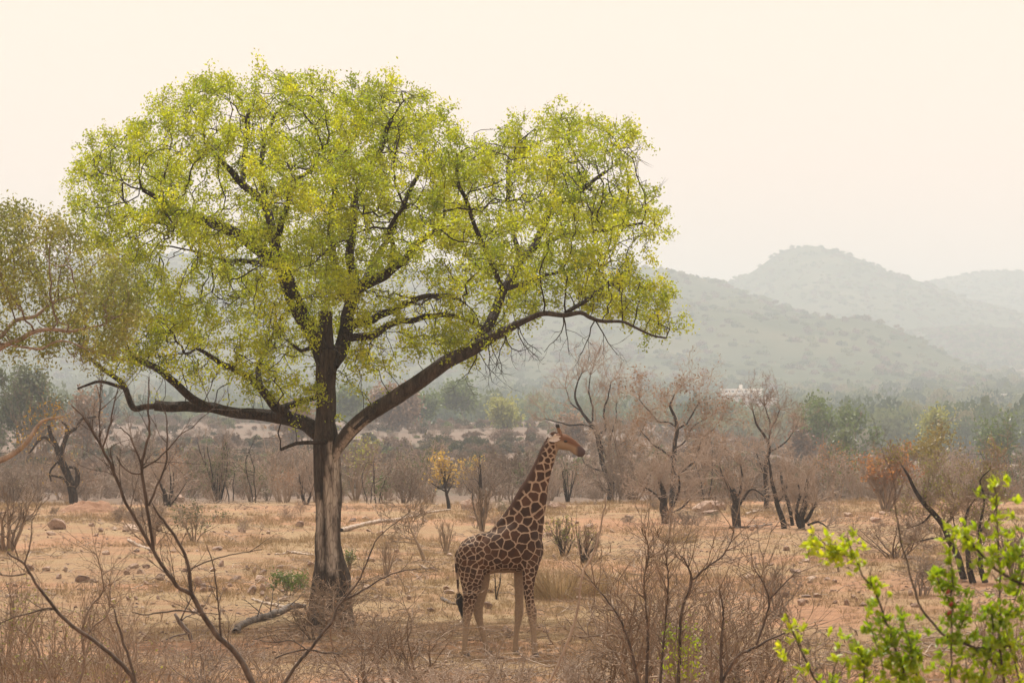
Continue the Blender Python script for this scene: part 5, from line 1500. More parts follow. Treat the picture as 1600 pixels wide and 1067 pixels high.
# --- green trees standing out on the plain and the wood edge
for i, (px, pt, w) in enumerate([(545, 1010, 150), (905, 1012, 130), (250, 1000, 150), (1085, 1020, 140), (680, 1030, 150)]):
    plant_px('pale_dead_shrub', px, 1095, pt, w, 'light', 370 + i, M['dead_wood'], Y=43 - i, rb=.013, rmin=.004, label=['low bleached twigs in front of the trunk foot', 'low bleached twigs under the leaning pale shoot', 'low bleached twigs left of the dark forked stem', 'low bleached twigs at the foot of the largest bush', 'low bleached twigs below the giraffe tail'][i], cat='shrub')
far_trees = [
    (727, 664, 600, 72, 640, 'umbrella', M['leaf_green'], 2.0, 'round topped green tree out on the plain right above the long right limb', 'green_plain_tree'),
    (655, 668, 620, 46, 600, 'umbrella', M['leaf_green'], 1.2, 'smaller green tree half hidden behind the long right limb', 'green_plain_tree'),
    (553, 668, 611, 54, 620, 'umbrella', M['leaf_green'], 1.5, 'bushy green tree on the plain close to the big trunk', 'green_plain_tree'),
    (612, 668, 608, 62, 560, 'fork', M['leaf_brown'], .5, 'brown thin crowned tree between two green plain trees', 'brown_plain_tree'),
    (784, 668, 624, 44, 560, 'light', M['leaf_ygreen'], .5, 'pale yellow green leaning tree right of the round topped one', 'pale_plain_tree'),
    (1284, 700, 624, 96, 420, 'umbrella', M['leaf_green'], 1.2, 'wide light green tree in front of the valley wood', 'light_green_tree'),
    (1338, 700, 634, 64, 430, 'umbrella', M['leaf_green'], .9, 'narrower light green tree leaning on the wide light green tree', 'light_green_tree'),
    (1316, 726, 682, 32, 330, 'umbrella', M['leaf_grey'], 2.0, 'small dark green tree below the two light green trees', 'dark_green_tree'),
    (1456, 700, 644, 66, 460, 'umbrella', M['leaf_ygreen'], 1.6, 'pale yellow green dome tree above the ochre tree', 'pale_dome_tree'),
    (34, 700, 576, 100, 330, 'fork', M['leaf_grey'], .6, 'grey green thin tree far left below the olive leaves', 'grey_green_tree'),
    (1250, 700, 660, 40, 420, 'light', M['leaf_brown'], .2, 'small bare brown tree left of the wide light green tree', 'brown_plain_tree'),
    (900, 690, 640, 40, 420, 'light', M['leaf_brown'], .2, 'small grey bare tree beyond the giraffe head', 'brown_plain_tree'),
    (1555, 712, 650, 60, 400, 'light', M['leaf_green'], .5, 'thin greenish tree at the right edge before the wood', 'thin_green_tree'),
    (455, 690, 630, 60, 420, 'light', M['leaf_brown'], .3, 'hazy brown tree seen under the low left limb near the trunk', 'brown_plain_tree'),
    (130, 700, 610, 60, 330, 'light', M['leaf_brown'], .1, 'hazy grey bare tree under the tips of the low left limb', 'brown_plain_tree'),
]
for i, (px, pb, pt, w, Y, st, mt, cnt, lab, nm) in enumerate(far_trees):
    plant_px(nm, px, pb, pt, w, st, 400 + i, TWB, Y=Y, rb=.16, rmin=.03, leaves=(mt, .0013 * Y, max(1, round(cnt * 3)), .0014 * Y, .25), label=lab, cat='tree')

# --- thicket behind the clearing: individual bushes, each a copy with its parts
def copy_thing(src, loc, rz, sc, label, group):
    r = src.copy(); COL.objects.link(r); r.location = loc; r.rotation_euler = (0, 0, rz); r.scale = sc
    r['label'] = label; r['group'] = group
    for c in list(src.children):
        q = c.copy(); COL.objects.link(q); q.parent = r
    return r


rngB = np.random.default_rng(21)
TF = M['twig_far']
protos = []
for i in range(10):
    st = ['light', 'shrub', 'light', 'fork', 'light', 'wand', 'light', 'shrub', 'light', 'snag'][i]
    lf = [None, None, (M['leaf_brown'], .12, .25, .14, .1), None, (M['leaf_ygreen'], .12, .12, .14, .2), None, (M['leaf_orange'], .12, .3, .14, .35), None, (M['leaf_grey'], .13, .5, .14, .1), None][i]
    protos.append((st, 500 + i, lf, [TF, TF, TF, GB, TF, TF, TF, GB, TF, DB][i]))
made = {}
spots = []
tries = 0
while len(spots) < 215 and tries < 9000:
    tries += 1
    Y = 149 + 85 * rngB.random() ** 1.5; px = rngB.uniform(-60, 1660)
    x_ = (px - 800) / FPX * Y
    if any((x_ - a) ** 2 + (Y - b) ** 2 < 1.2 for a, b in spots): continue
    spots.append((x_, Y))
for _ in range(45):
    Y = rngB.uniform(112, 150); px = rngB.uniform(-40, 1640)
    if 470 < px < 640: continue
    spots.append(((px - 800) / FPX * Y, Y))
for i, (x_, Y) in enumerate(spots):
    j = int(rngB.integers(0, 10)); st, sd_, lf, wd_ = protos[j]
    loc = (x_, Y, gzf(x_, Y) - .05); rz = rngB.uniform(0, 6.28); sc = (rngB.uniform(.5, 1.03) ** 2 if Y > 150 else rngB.uniform(.12, .34))
    pxp = 800 + x_ / Y * FPX
    reg = [q for q in ((60, 'left of the crooked dark tree'), (200, 'around the crooked dark tree and mound'), (330, 'between the mound and the bundle of upright stems'), (480, 'between the upright stems and the big trunk'), (640, 'just right of the big trunk'), (790, 'behind the yellow crowned trees'), (905, 'behind the giraffe neck'), (1000, 'around the tallest bare tree'), (1110, 'around the rusty leaved tree'), (1210, 'around the slim bare tree'), (1340, 'right of the dark stump cluster'), (1440, 'around the rust orange bush'), (1530, 'below the ochre green tree'), (9999, 'at the right end beyond the ochre tree')) if pxp < q[0]][0][1]
    lab = 'brown leafless bush in the thicket ' + reg; grp = 'thicket bushes ' + reg
    if j == 9: lab, grp = 'dead dark snag in the thicket ' + reg, 'thicket snags ' + reg
    if j == 8: lab, grp = 'grey green bush in the thicket ' + reg, 'grey green thicket bushes ' + reg
    if j == 4: lab, grp = 'pale yellow green bush in the thicket ' + reg, 'yellow green thicket bushes ' + reg
    if j == 6: lab, grp = 'rusty leaved bush in the thicket ' + reg, 'rusty thicket bushes ' + reg
    if j == 5: lab, grp = 'upright grey stemmed bush in the thicket ' + reg, 'upright thicket bushes ' + reg
    if j not in made:
        o = make_plant(['thicket_bush', 'thicket_snag'][j == 9] if j not in (8, 4) else 'thicket_green_bush', loc, 3.2, 3.4, st, sd_, wd_, leaves=lf, rb=.05, rmin=.015, label=lab, cat='bush', group=grp)
        o.rotation_euler[2] = rz; o.scale = (sc, sc, sc); made[j] = o
    else:
        copy_thing(made[j], loc, rz, (sc, sc, sc * rngB.uniform(.8, 1.2)), lab, grp)


def merged_plant(seed, style, H, Wd, mat, rb, rmin, leaves=None):
    o = make_plant('tmp', (0, 0, 0), H, Wd, style, seed, mat, rb=rb, rmin=rmin, leaves=leaves)
    vs, fs, off, mats, mi = [], [], 0, [], []
    me = bpy.data.meshes.new('brush')
    for c in o.children:
        d = c.data; v = np.empty(len(d.vertices) * 3, np.float32); d.vertices.foreach_get('co', v); vs.append(v.reshape(-1, 3))
        if d.materials[0] not in mats: mats.append(d.materials[0])
        k = mats.index(d.materials[0])
        for p in d.polygons: fs.append([q + off for q in p.vertices]); mi.append(k)
        off += len(d.vertices)
    me.from_pydata(np.concatenate(vs).tolist(), [], fs)
    for q in mats: me.materials.append(q)
    me.polygons.foreach_set('material_index', mi)
    for c in list(o.children): bpy.data.objects.remove(c)
    bpy.data.objects.remove(o)
    return proto('brush_clump', me)


brush = [merged_plant(600 + i, 'light', 2.0, 2.6, [TF, GB, TF, TF][i], .03, .016, [None, None, (M['leaf_brown'], .12, .2, .12, .1), None][i]) for i in range(4)]
x, y = sample_ground(rngB, 1700, 170, 640, -300, 1900, lambda px, y, x: np.clip(0.40 + fbm(x / 18, y / 40, seed=35, octs=2) * 1.2, .02, 1))
s = rngB.uniform(.35, 1.0, len(x))
gn_scatter('brush_thicket', brush, np.stack([x, y, gz(x, y, False) - .1], 1), rngB.uniform(0, 6.28, len(x)), s,
           'mass of dry leafless brush spreading over the plain behind the clearing', 'brush', rng=rngB)

# ------------------------------------------------------------------ stones
def rock_mesh(seed, flat):
    rng = np.random.default_rng(seed)
    import bmesh
    bm = bmesh.new(); bmesh.ops.create_icosphere(bm, subdivisions=3, radius=0.5)
    V = np.array([v.co[:] for v in bm.verts])
    for _ in range(13):                                     # chip flat faces off the lump
        d = norm(rng.normal(0, 1, 3) * [1, 1, .8]); c = rng.uniform(.20, .36)
        h = V @ d; V = V - np.maximum(h - c, 0)[:, None] * d
    V = V * (1 + .10 * vnoise(V[:, 0] * 5, V[:, 1] * 5, V[:, 2] * 5, seed)[:, None])
    V[:, 2] *= flat
    V /= np.abs(V[:, :2]).max() * 2
    for v, c in zip(bm.verts, V): v.co = c
    me = bpy.data.meshes.new('rock'); bm.to_mesh(me); bm.free()
    me.polygons.foreach_set('use_smooth', [False] * len(me.polygons))
    me.materials.append(M['rock'])
    return me


RM = [rock_mesh(700 + i, [.8, .55, .65, .9, .45, .7][i]) for i in range(6)]
rngR = np.random.default_rng(31)


def rock(px, py, w, h, label=None, group=None, k=None, name='rock'):
    Y = ground_hit(px, py + h * .5)
    b = W(px, py + h * .5, Y); b.z = gzf(b.x, Y)
    k = int(rngR.integers(0, 6)) if k is None else k
    o = obj(name, RM[k])
    w, h = w * (1.15 if w < 16 else 0.95), h * (1.2 if w < 16 else .9)
    S = w * Y / FPX; Hh = h * Y / FPX
    zext = max(v.co.z for v in RM[k].vertices[:]) * 2
    o.scale = (S, S * rngR.uniform(.7, 1.1), Hh / zext * 1.35)
    o.rotation_euler = (rngR.normal(0, .12), rngR.normal(0, .12), rngR.uniform(0, 6.28))
    o.location = (b.x, Y + S * .3, b.z + Hh * .35)
    tag(o, label, 'rock', group)
    return o


big_rocks = [
    (83, 819, 46, 18, 'dark broken boulder lying alone left of the reddish mound'),
    (77, 834, 20, 7, 'small pale slab just below the dark broken boulder'),
    (282, 779, 22, 13, 'rounded pale grey boulder right of its smaller neighbour at the thicket edge'),
    (260, 781, 20, 12, 'grey boulder half under the tangled dark shrub'),
    (1098, 790, 40, 20, 'pinkish layered slab of rock, left piece, below the rusty leaved tree'),
    (1124, 789, 34, 17, 'pinkish layered slab of rock, right piece, tilting right'),
    (1108, 800, 56, 8, 'flat pink ledge at the foot of the two layered slabs'),
    (733, 786, 28, 17, 'squarish pinkish boulder behind the giraffe back'),
    (782, 791, 26, 14, 'pale rough boulder touching the line of the giraffe neck'),
    (870, 790, 36, 11, 'long grey brown boulder right of the giraffe neck'),
    (392, 923, 20, 16, 'dark pointed stone in the stone scatter left of the trunk'),
    (408, 905, 26, 11, 'broad flat topped stone above the dark pointed stone'),
    (409, 918, 12, 10, 'grey block between the flat topped stone and the small round one'),
    (376, 827, 20, 9, 'dark stone on the pale grass near the thicket left of the trunk'),
    (338, 855, 26, 8, 'long dark wedge shaped stone on the pale grass'),
    (131, 902, 32, 13, 'dark ledge stone with an orange foot left of the twiggy shrub'),
    (763, 949, 15, 10, 'blackish stone seen between the giraffe legs'),
    (697, 919, 19, 7, 'pale flat stone left of the giraffe tail, upper of two'),
    (699, 926, 22, 8, 'grey flat stone left of the giraffe tail, lower of two'),
    (1252, 942, 18, 12, 'dark red brown stone on the right clearing'),
    (1258, 931, 24, 5, 'thin pale slab above the dark red brown stone'),
    (1278, 931, 20, 7, 'tan slab joined to the right end of the thin pale slab'),
    (1229, 857, 14, 7, 'single dark stone on the open right clearing'),
    (1305, 907, 17, 7, 'brown stone under the lone clearing shrub'),
    (1372, 812, 30, 9, 'pale low rock in front of the rust orange bush'),
    (484, 879, 18, 11, 'brown stone with a pale top tucked at the left of the trunk'),
    (308, 911, 15, 14, 'upright brown stone beside the dark forked stem'),
    (345, 880, 18, 11, 'rounded brown stone above the stone scatter'),
    (205, 826, 44, 9, 'long low dark ledge below the reddish mound'),
]
for px, py, w, h, lab in big_rocks: rock(px, py, w, h, lab)
small = [(103, 891, 9, 7), (72, 890, 20, 9), (91, 900, 16, 8), (146, 907, 18, 8), (208, 886, 20, 9), (251, 902, 14, 9), (196, 896, 12, 6), (200, 935, 9, 5), (228, 913, 9, 5), (218, 893, 14, 6), (397, 893, 9, 9), (386, 890, 9, 7), (318, 917, 12, 9), (328, 922, 10, 8), (440, 940, 14, 6), (418, 938, 12, 6), (350, 927, 11, 8), (365, 906, 14, 6), (409, 930, 11, 7), (360, 915, 10, 5), (316, 926, 11, 7), (332, 893, 12, 6), (246, 935, 8, 5), (213, 934, 9, 5), (372, 900, 12, 5)]
for px, py, w, h in small: rock(px, py, w, h, 'small brown stone in the scatter of stones left of the trunk', 'small stones left of the trunk')
for px, py, w, h in [(581, 875, 18, 7), (605, 913, 10, 8), (699, 905, 8, 5), (620, 860, 12, 5), (790, 985, 8, 6), (796, 988, 8, 6), (655, 905, 10, 4), (740, 905, 8, 4), (640, 935, 10, 6), (590, 935, 12, 5), (560, 905, 9, 5)]:
    rock(px, py, w, h, 'small stone on the ground between the trunk and the giraffe legs', 'small stones by the giraffe')
for px, py, w, h in [(1266, 906, 14, 6), (1292, 903, 14, 4), (1227, 929, 10, 7), (1261, 940, 6, 5), (1305, 941, 8, 5), (1324, 943, 10, 8), (1339, 939, 7, 8), (1334, 930, 14, 5), (1424, 925, 10, 8), (1180, 868, 8, 4), (1310, 1017, 12, 5), (1240, 885, 7, 4), (1355, 985, 8, 5), (1140, 845, 8, 4)]:
    rock(px, py, w, h, 'small stone on the bare ground of the right clearing', 'small stones on the right clearing')
for i in range(130):
    px = rngR.uniform(0, 1600); py = rngR.uniform(796, 838) if i < 56 else rngR.uniform(840, 960)
    w = rngR.uniform(6, 20)
    if 690 < px < 860 and py > 930: continue
    rock(px, py, w, w * rngR.uniform(.3, .5), 'low stone strewn along the far edge of the clearing' if py < 839 else 'low stone strewn over the middle of the clearing', 'stones along the far edge of the clearing' if py < 839 else 'stones strewn over the clearing')
# reddish termite mound on the left
mY = ground_hit(140, 800)
mb = W(140, 800, mY); mb.z = gzf(mb.x, mY)
uu, vv = np.meshgrid(np.linspace(0, 1, 26), np.linspace(0, 2 * math.pi, 40, endpoint=False))
rr_ = (1 + .25 * vnoise(np.cos(vv) * 2, np.sin(vv) * 2, uu * 0, 4)) * uu
hh = .62 * (1 - uu) ** .8 * (1 + .3 * vnoise(rr_ * np.cos(vv) * 6, rr_ * np.sin(vv) * 6, None, 6)) + .07 * vnoise(rr_ * np.cos(vv) * 16, rr_ * np.sin(vv) * 16, None, 8) - .08
Vm = np.stack([rr_ * np.cos(vv) * 1.5, rr_ * np.sin(vv) * 1.3, hh], -1).reshape(-1, 3)
jj, kk_ = np.meshgrid(np.arange(40), np.arange(25), indexing='ij')
Fm = np.stack([jj * 26 + kk_, jj * 26 + kk_ + 1, ((jj + 1) % 40) * 26 + kk_ + 1, ((jj + 1) % 40) * 26 + kk_], -1).reshape(-1, 4)
mo = obj('termite_mound', mesh_np('termite_mound', Vm, Fm, M['mound'])); mo.location = mb
tag(mo, 'low reddish earth mound at the foot of the crooked dark tree', 'mound')

# ------------------------------------------------------------------ fallen wood
def fallen(name, pts, mat, label, cat, seed, sub=0, lift=0.0, Y=None):
    """pts: (px, py, r_px); lies on the ground under its pixel line"""
    rng = np.random.default_rng(seed)
    Pw = []
    for px, py, r in pts:
        Yy = Y or ground_hit(px, py)
        q = W(px, py, Yy); q.z = gzf(q.x, Yy) + r * Yy / FPX * .7 if not Y else q.z
        Pw.append((q[0], q[1], q[2] + lift, r * Yy / FPX))
    Pw = np.array(Pw); b = Pw[0, :3].copy()
    C, cr = spline(Pw[:, :3] - b, Pw[:, 3], .12)
    C[1:-1] += rng.normal(0, .012, (len(C) - 2, 3))
    t = tag(empty(name, b), label, cat)
    V, Fs, _, _ = bark_tube(C, cr, rng, 10, .08, .12, seed)
    obj('stem', mesh_np('stem', V, Fs, mat), t)
    if sub:
        st = C[rng.integers(len(C) // 5, len(C), sub)]
        B, _ = grow(rng, st, norm(rng.normal(0, 1, (sub, 3)) + (C[-1] - C[0]) / np.linalg.norm(C[-1] - C[0]) + [0, 0, .5]), .7, .016, [dict(k=5, wander=.2, n=3, lr=.5, ang=40, s=4, rmin=.006), dict(k=3, wander=.2, s=3)])
        tb = Tubes()
        for q in B: tb.add(*q)
        obj('branch', tb.mesh('branch', mat), t)
    return t


fallen('fallen_log', [(368, 988, 5), (376, 981, 5.5), (400, 972, 6), (432, 963, 5.5), (455, 955, 5), (476, 952, 4)], M['log'], 'charred fallen log lying left of the trunk foot', 'log', 801, 5)
fallen('fallen_branch', [(394, 938, 1.6), (415, 944, 2), (432, 949, 2.4), (446, 954, 2.6)], M['dead_wood'], 'thin pale fallen branch just above the charred log', 'branch', 802)
fallen('fallen_branch', [(533, 832, 3.6), (560, 824, 3.4), (590, 818, 3), (625, 812, 2.4), (670, 803, 1.8), (704, 797, 1.2)], M['dead_wood'], 'long pale dead branch lying right of the big trunk', 'branch', 803, 9)
fallen('fallen_branch', [(430, 866, 1.2), (455, 863, 1.6), (478, 868, 1.6), (500, 872, 1)], M['dead_wood'], 'curved thin dead branch on the grass left of the trunk', 'branch', 804, 3)
fallen('fallen_branch', [(200, 846, 2), (215, 852, 2.6), (235, 861, 2.4)], M['dead_wood'], 'short bleached branch poking from the brown brush heap', 'branch', 805)
fallen('fallen_branch', [(1165, 806, 2), (1185, 800, 1.8), (1205, 798, 1.4)], M['dead_wood'], 'bleached dead branch beside the thick dark stub trunk', 'branch', 806, 5)
fallen('fallen_branch', [(1140, 826, 1.6), (1175, 824, 2.2), (1206, 819, 1.4)], M['log'], 'dark fallen branch at the foot of the thick dark stub trunk', 'branch', 807)
fallen('fallen_branch', [(655, 884, 1), (668, 890, 1.8), (684, 891, 1)], M['dead_wood'], 'short pale stick below the small leafless tree', 'stick', 808)
fallen('fallen_branch', [(690, 937, 2.5), (702, 942, 2.8), (714, 945, 1.6)], M['log'], 'dark broken stick left of the giraffe tail tuft', 'stick', 809)
fallen('fallen_branch', [(705, 984, 1.4), (716, 979, 2.2), (724, 973, 1.6)], M['dead_wood'], 'grey stick beside the giraffe hind leg', 'stick', 810)
fallen('fallen_branch', [(300, 1003, 3), (296, 990, 3.5), (282, 970, 3.5), (273, 958, 2)], M['log'], 'dark leaning broken stump behind the dark forked stem', 'stump', 811, 3, Y=52)

# ------------------------------------------------------------------ ground cover (nobody could count it)
def blade_tuft(seed, n, h, spread, w):
    rng = np.random.default_rng(seed)
    a = rng.uniform(0, 6.28, n); r = spread * np.sqrt(rng.random(n))
    b = np.column_stack([np.cos(a) * r, np.sin(a) * r, np.zeros(n)])
    d = np.column_stack([np.cos(a), np.sin(a), np.zeros(n)]) * rng.uniform(.2, 1.0, (n, 1)) + [0, 0, 1]
    d = norm(d + rng.normal(0, .2, (n, 3)))
    L = h * rng.uniform(.5, 1.2, (n, 1)); sd = norm(np.cross(d, rng.normal(0, 1, (n, 3)))) * w
    m = b + d * L * .6; t = b + d * L + [0, 0, -.12 * h]
    V = np.stack([b - sd, b + sd, m + sd * .7, t, m - sd * .7], 1).reshape(-1, 3)
    F = np.arange(n * 5).reshape(n, 5)
    return mesh_np('tuft', V, F, M['straw'], smooth=False, attrs={'var': np.repeat(rng.random(n), 5)})


rngQ = np.random.default_rng(51)
tufts = [proto('grass_tuft', blade_tuft(900 + i, 16, .10 + .03 * i, .10, .004)) for i in range(4)]
x, y = sample_ground(rngQ, 42000, 50, 156, -150, 1750, lambda px, y, x: np.clip(.5 + fbm(x / 6, y / 9, seed=52, octs=3) * 1.1 - .65 * np.exp(-((y - 54.5 - .1 * x) / 3.2) ** 2), .02, 1))
gn_scatter('dry_grass', tufts, np.stack([x, y, gz(x, y) - .01], 1), rngQ.uniform(0, 6.28, len(x)), rngQ.uniform(.5, 1.5, len(x)) * np.clip(y / 90, .7, 1.4),
           'short straw coloured dry grass covering the stony clearing', 'grass', rng=rngQ)
peb = [proto('pebble', RM[i]) for i in (0, 1, 2, 4)]
x, y = sample_ground(rngQ, 14000, 50, 156, -150, 1750, lambda px, y, x: np.clip(.35 + fbm(x / 5, y / 8, seed=58, octs=2) * 1.2 + .35 * np.exp(-((px - 260) / 260) ** 2 - ((y - 86) / 14) ** 2), .02, 1))
s = .03 + .13 * rngQ.random(len(x)) ** 3
gn_scatter('gravel', peb, np.stack([x, y, gz(x, y) + s * .1], 1), rngQ.uniform(0, 6.28, len(x)), s, 'loose gravel and pebbles scattered over the clearing', 'gravel', rng=rngQ)


def twig_litter(seed):
    rng = np.random.default_rng(seed)
    B, _ = grow(rng, [[0, 0, .03]], [[1, .2, .06]], .6, .009, [dict(k=6, wander=.2, n=4, t0=.2, lr=.5, ang=40, cup=0, s=4, rmin=.004), dict(k=4, wander=.2, s=3)])
    tb = Tubes()
    for P, r, s in B: P[..., 2] = np.clip(P[..., 2], .01, .16); tb.add(P, r, s)
    return proto('twig', tb.mesh('twig', M['dead_wood'] if seed % 2 else TWB))


tl_ = [twig_litter(950 + i) for i in range(5)]
x, y = sample_ground(rngQ, 11000, 50, 152, -100, 1700, lambda px, y, x: np.clip(.3 + fbm(x / 5, y / 7, seed=59, octs=2) * 1.3 + .5 * np.exp(-((px - 520) / 160) ** 2 - ((y - 66) / 6) ** 2), .03, 1))
gn_scatter('twig_debris', tl_, np.stack([x, y, gz(x, y)], 1), rngQ.uniform(0, 6.28, len(x)), rngQ.uniform(.5, 1.6, len(x)), 'dead twigs and sticks littering the ground', 'twigs', rng=rngQ)
# tall blond grass behind the giraffe
for px, pb, w, h, lab in [(872, 936, 90, 62, 'tall blond dry grass clump right behind the giraffe forelegs'), (835, 928, 50, 40, 'smaller blond grass clump touching the giraffe foreleg'), (925, 930, 70, 44, 'blond grass clump behind the left side of the largest bush'), (1062, 850, 60, 22, 'low blond grass clump in front of the low thick stemmed shrub')]:
    Yg = ground_hit(px, pb); b = W(px, pb, Yg); b.z = gzf(b.x, Yg)
    k = Yg / FPX
    me = blade_tuft(int(px), 620, h * k, w * k * .42, .006)
    o = obj('grass_clump', me); o.location = b
    tag(o, lab, 'grass', kind='stuff')

# ------------------------------------------------------------------ foreground branches, traced
def traced_shrub(name, label, cat, Y, limbs, wood, twigs, seed, base_px, leaves=None):
    rng = np.random.default_rng(seed)
    b = W(base_px, 1000, Y); b.z = gzf(b.x, Y) - .05
    Bv = np.array(b)
    t = tag(empty(name, b), label, cat)
    k = Y / FPX
    tub = []
    for L in limbs:
        pts = np.array([W(p[0], p[1], Y + (p[3] if len(p) > 3 else 0)) for p in L]) - Bv
        C, cr = spline(pts, np.array([p[2] for p in L]) * k, 0.05)
        C[1:-1] += rng.normal(0, .0035, (len(C) - 2, 3))
        tub.append((C, cr))
    for C, cr in tub:
        V, Fs, _, _ = bark_tube(C, cr * 0.64, rng, 8, .03, .10, seed)
        obj('stem', mesh_np('stem', V, Fs, wood), t)
    if twigs:
        n, ln, r = twigs
        allC = np.concatenate([np.column_stack([C[len(C) // 6:], norm(np.gradient(C, axis=0))[len(C) // 6:]]) for C, _ in tub])
        s = allC[rng.integers(0, len(allC), n)]
        d = norm(s[:, 3:] + norm(rng.normal(0, 1, (n, 3))) * .9)
        B, tips = grow(rng, s[:, :3], d, ln * rng.uniform(.4, 1.2, n), r, [dict(k=6, wander=.13, up=.04, n=4, t0=.2, lr=.5, rr=.7, ang=42, s=4, rmin=.0015), dict(k=4, wander=.18, up=.02, n=2, lr=.5, ang=40, s=3, rmin=.0013), dict(k=3, wander=.15, s=3)])
        tb = Tubes()
        for q in B: tb.add(*q)
        obj('twig', tb.mesh('twig', M['twig_brown'] if name == 'open_shrub' else wood), t)['kind'] = 'stuff'
    return t, Bv, tub


FL = [
    [(400, 1080, 8), (374, 1026, 7.5), (343, 996, 7), (320, 965, 6.5), (299, 927, 6), (282, 919, 5), (263, 896, 4.8), (238, 858, 4.4), (220, 824, 4.2), (197, 785, 4), (180, 743, 3.8), (160, 700, 3.4), (135, 658, 2.6), (112, 633, 1.8)],
    [(299, 927, 5), (292, 874, 4.2), (267, 828, 3.6), (250, 806, 2.6), (238, 786, 1.6)],
    [(240, 860, 4), (233, 813, 4.2), (225, 762, 4.2), (222, 729, 4), (228, 700, 3.2), (233, 667, 2.8), (232, 636, 2.2), (233, 588, 1.4)],
    [(222, 731, 2.8), (214, 706, 2.4), (203, 682, 2), (188, 667, 1.4)],
    [(160, 700, 2.4), (168, 678, 2.2), (178, 636, 1.8), (185, 600, 1.1)],
    [(158, 695, 2), (155, 653, 1.6), (156, 622, 1.2), (150, 600, .9)],
    [(232, 790, 3), (245, 760, 2.6), (258, 729, 2.4), (261, 704, 2.2), (260, 660, 1.6), (258, 640, 1)],
    [(261, 704, 1.8), (281, 680, 1.6), (300, 668, 1.2), (330, 640, .8)],
    [(222, 732, 2.4), (240, 722, 2.2), (262, 702, 1.8)],
    [(197, 785, 2.4), (178, 700 + 30, 1.8), (172, 700, 1.2)],
    [(307, 957, 2.4), (280, 953, 2.2), (250, 957, 2), (222, 960, 1.6), (205, 955, 1)],
    [(299, 888, 2), (332, 874, 1.8), (370, 864, 1.4), (410, 858, 1)],
    [(345, 996, 3), (342, 950, 2), (336, 900, 1.8), (330, 870, 1.4), (322, 850, 1)],
    [(222, 740, 2.2), (205, 738, 2.4), (190, 728, 1.8), (182, 712, 1.2)],
]
fg, _, _ = traced_shrub('thorn_shrub', 'dark leafless forked shrub crossing the lower left of the view close by', 'shrub', 26.0, FL, M['twig_fore'], (60, .42, .004), 71, 400)
traced_shrub('leaning_stem_shrub', 'dark bare stem rising out of the lower left corner close by', 'shrub', 22.0, [
    [(225, 1085, 5.5), (191, 1038, 5), (145, 1000, 4.6), (103, 969, 4.2), (80, 942, 3.8), (57, 912, 3.4), (38, 881, 3), (11, 862, 1.8)],
    [(38, 881, 2), (48, 846, 1.6), (50, 813, 1)], [(82, 950, 2.2), (55, 955, 2), (23, 963, 1.6), (-10, 978, 1)], [(40, 896, 2), (18, 898, 1.8), (-10, 893, 1.4)],
    [(216, 1075, 3.4), (198, 1018, 3), (183, 973, 2.4), (178, 950, 1.4)]], M['twig_fore'], (22, .3, .003), 72, 230)
traced_shrub('pale_sapling_shoot', 'single thin pale stem leaning right beside the giraffe', 'shrub', 24.0, [
    [(850, 1080, 3.6), (880, 1020, 3.4), (893, 985, 3.2), (903, 950, 3), (906, 920, 2.8), (912, 890, 2.6), (925, 868, 2.6), (935, 840, 2.2), (943, 800, 2), (948, 770, 1.4)],
    [(908, 900, 1.4), (897, 885, 1.2), (890, 868, .8)]], M['bark_pale'], (7, .22, .002), 73, 850)
traced_shrub('dark_wand', 'dark bare stem leaning right across the trunk foot close by', 'shrub', 30.0, [
    [(436, 1080, 4.4), (465, 1036, 4), (482, 1017, 3.8), (505, 987, 3.5), (522, 965, 3.2), (530, 944, 3), (552, 930, 2.8), (580, 914, 2.4), (611, 897, 2), (651, 888, 1.4)],
    [(535, 938, 2.6), (554, 917, 2.2), (567, 893, 2), (580, 861, 1.8), (592, 838, 1.4), (640, 800, .9)],
    [(430, 1028, 1.6), (450, 1020, 2), (478, 1014, 2), (510, 1020, 1.8), (536, 1021, 1.2)], [(478, 1014, 1.6), (455, 1000, 1.4), (430, 1003, 1.4), (396, 998, 1)]], M['twig_fore'], (26, .35, .003), 74, 430)

traced_shrub('open_shrub', 'open grey brown shrub with long bare arms reaching right from the largest bush', 'shrub', 37.0, [
    [(1060, 1080, 5), (1062, 1010, 4), (1065, 955, 3.6), (1080, 912, 3), (1076, 887, 2.4), (1065, 868, 1.4)],
    [(1082, 905, 2.6), (1112, 880, 2.2), (1132, 865, 1.8), (1147, 832, 1)],
    [(1127, 1085, 4), (1127, 1012, 3.4), (1130, 960, 2.6), (1124, 920, 1.6)],
    [(1120, 1080, 4), (1150, 1027, 3.6), (1180, 1011, 3.2), (1205, 997, 2.4), (1235, 985, 1.4)],
    [(1182, 1007, 2.8), (1195, 970, 2.6), (1202, 937, 2.4), (1192, 910, 2), (1177, 885, 1.2)],
    [(1203, 935, 2), (1225, 912, 1.7), (1246, 890, 1)],
    [(1000, 1080, 4), (985, 1010, 3), (965, 960, 2.4), (935, 920, 1.6), (915, 895, 1)], [(1010, 1080, 4), (1012, 980, 3), (1006, 910, 2.4), (1014, 860, 1.8), (1002, 826, 1)],
    [(1030, 1080, 3.4), (1040, 970, 2.6), (1044, 900, 2), (1036, 850, 1)]], M['twig_fore'], (230, .8, .0055), 78, 1060)
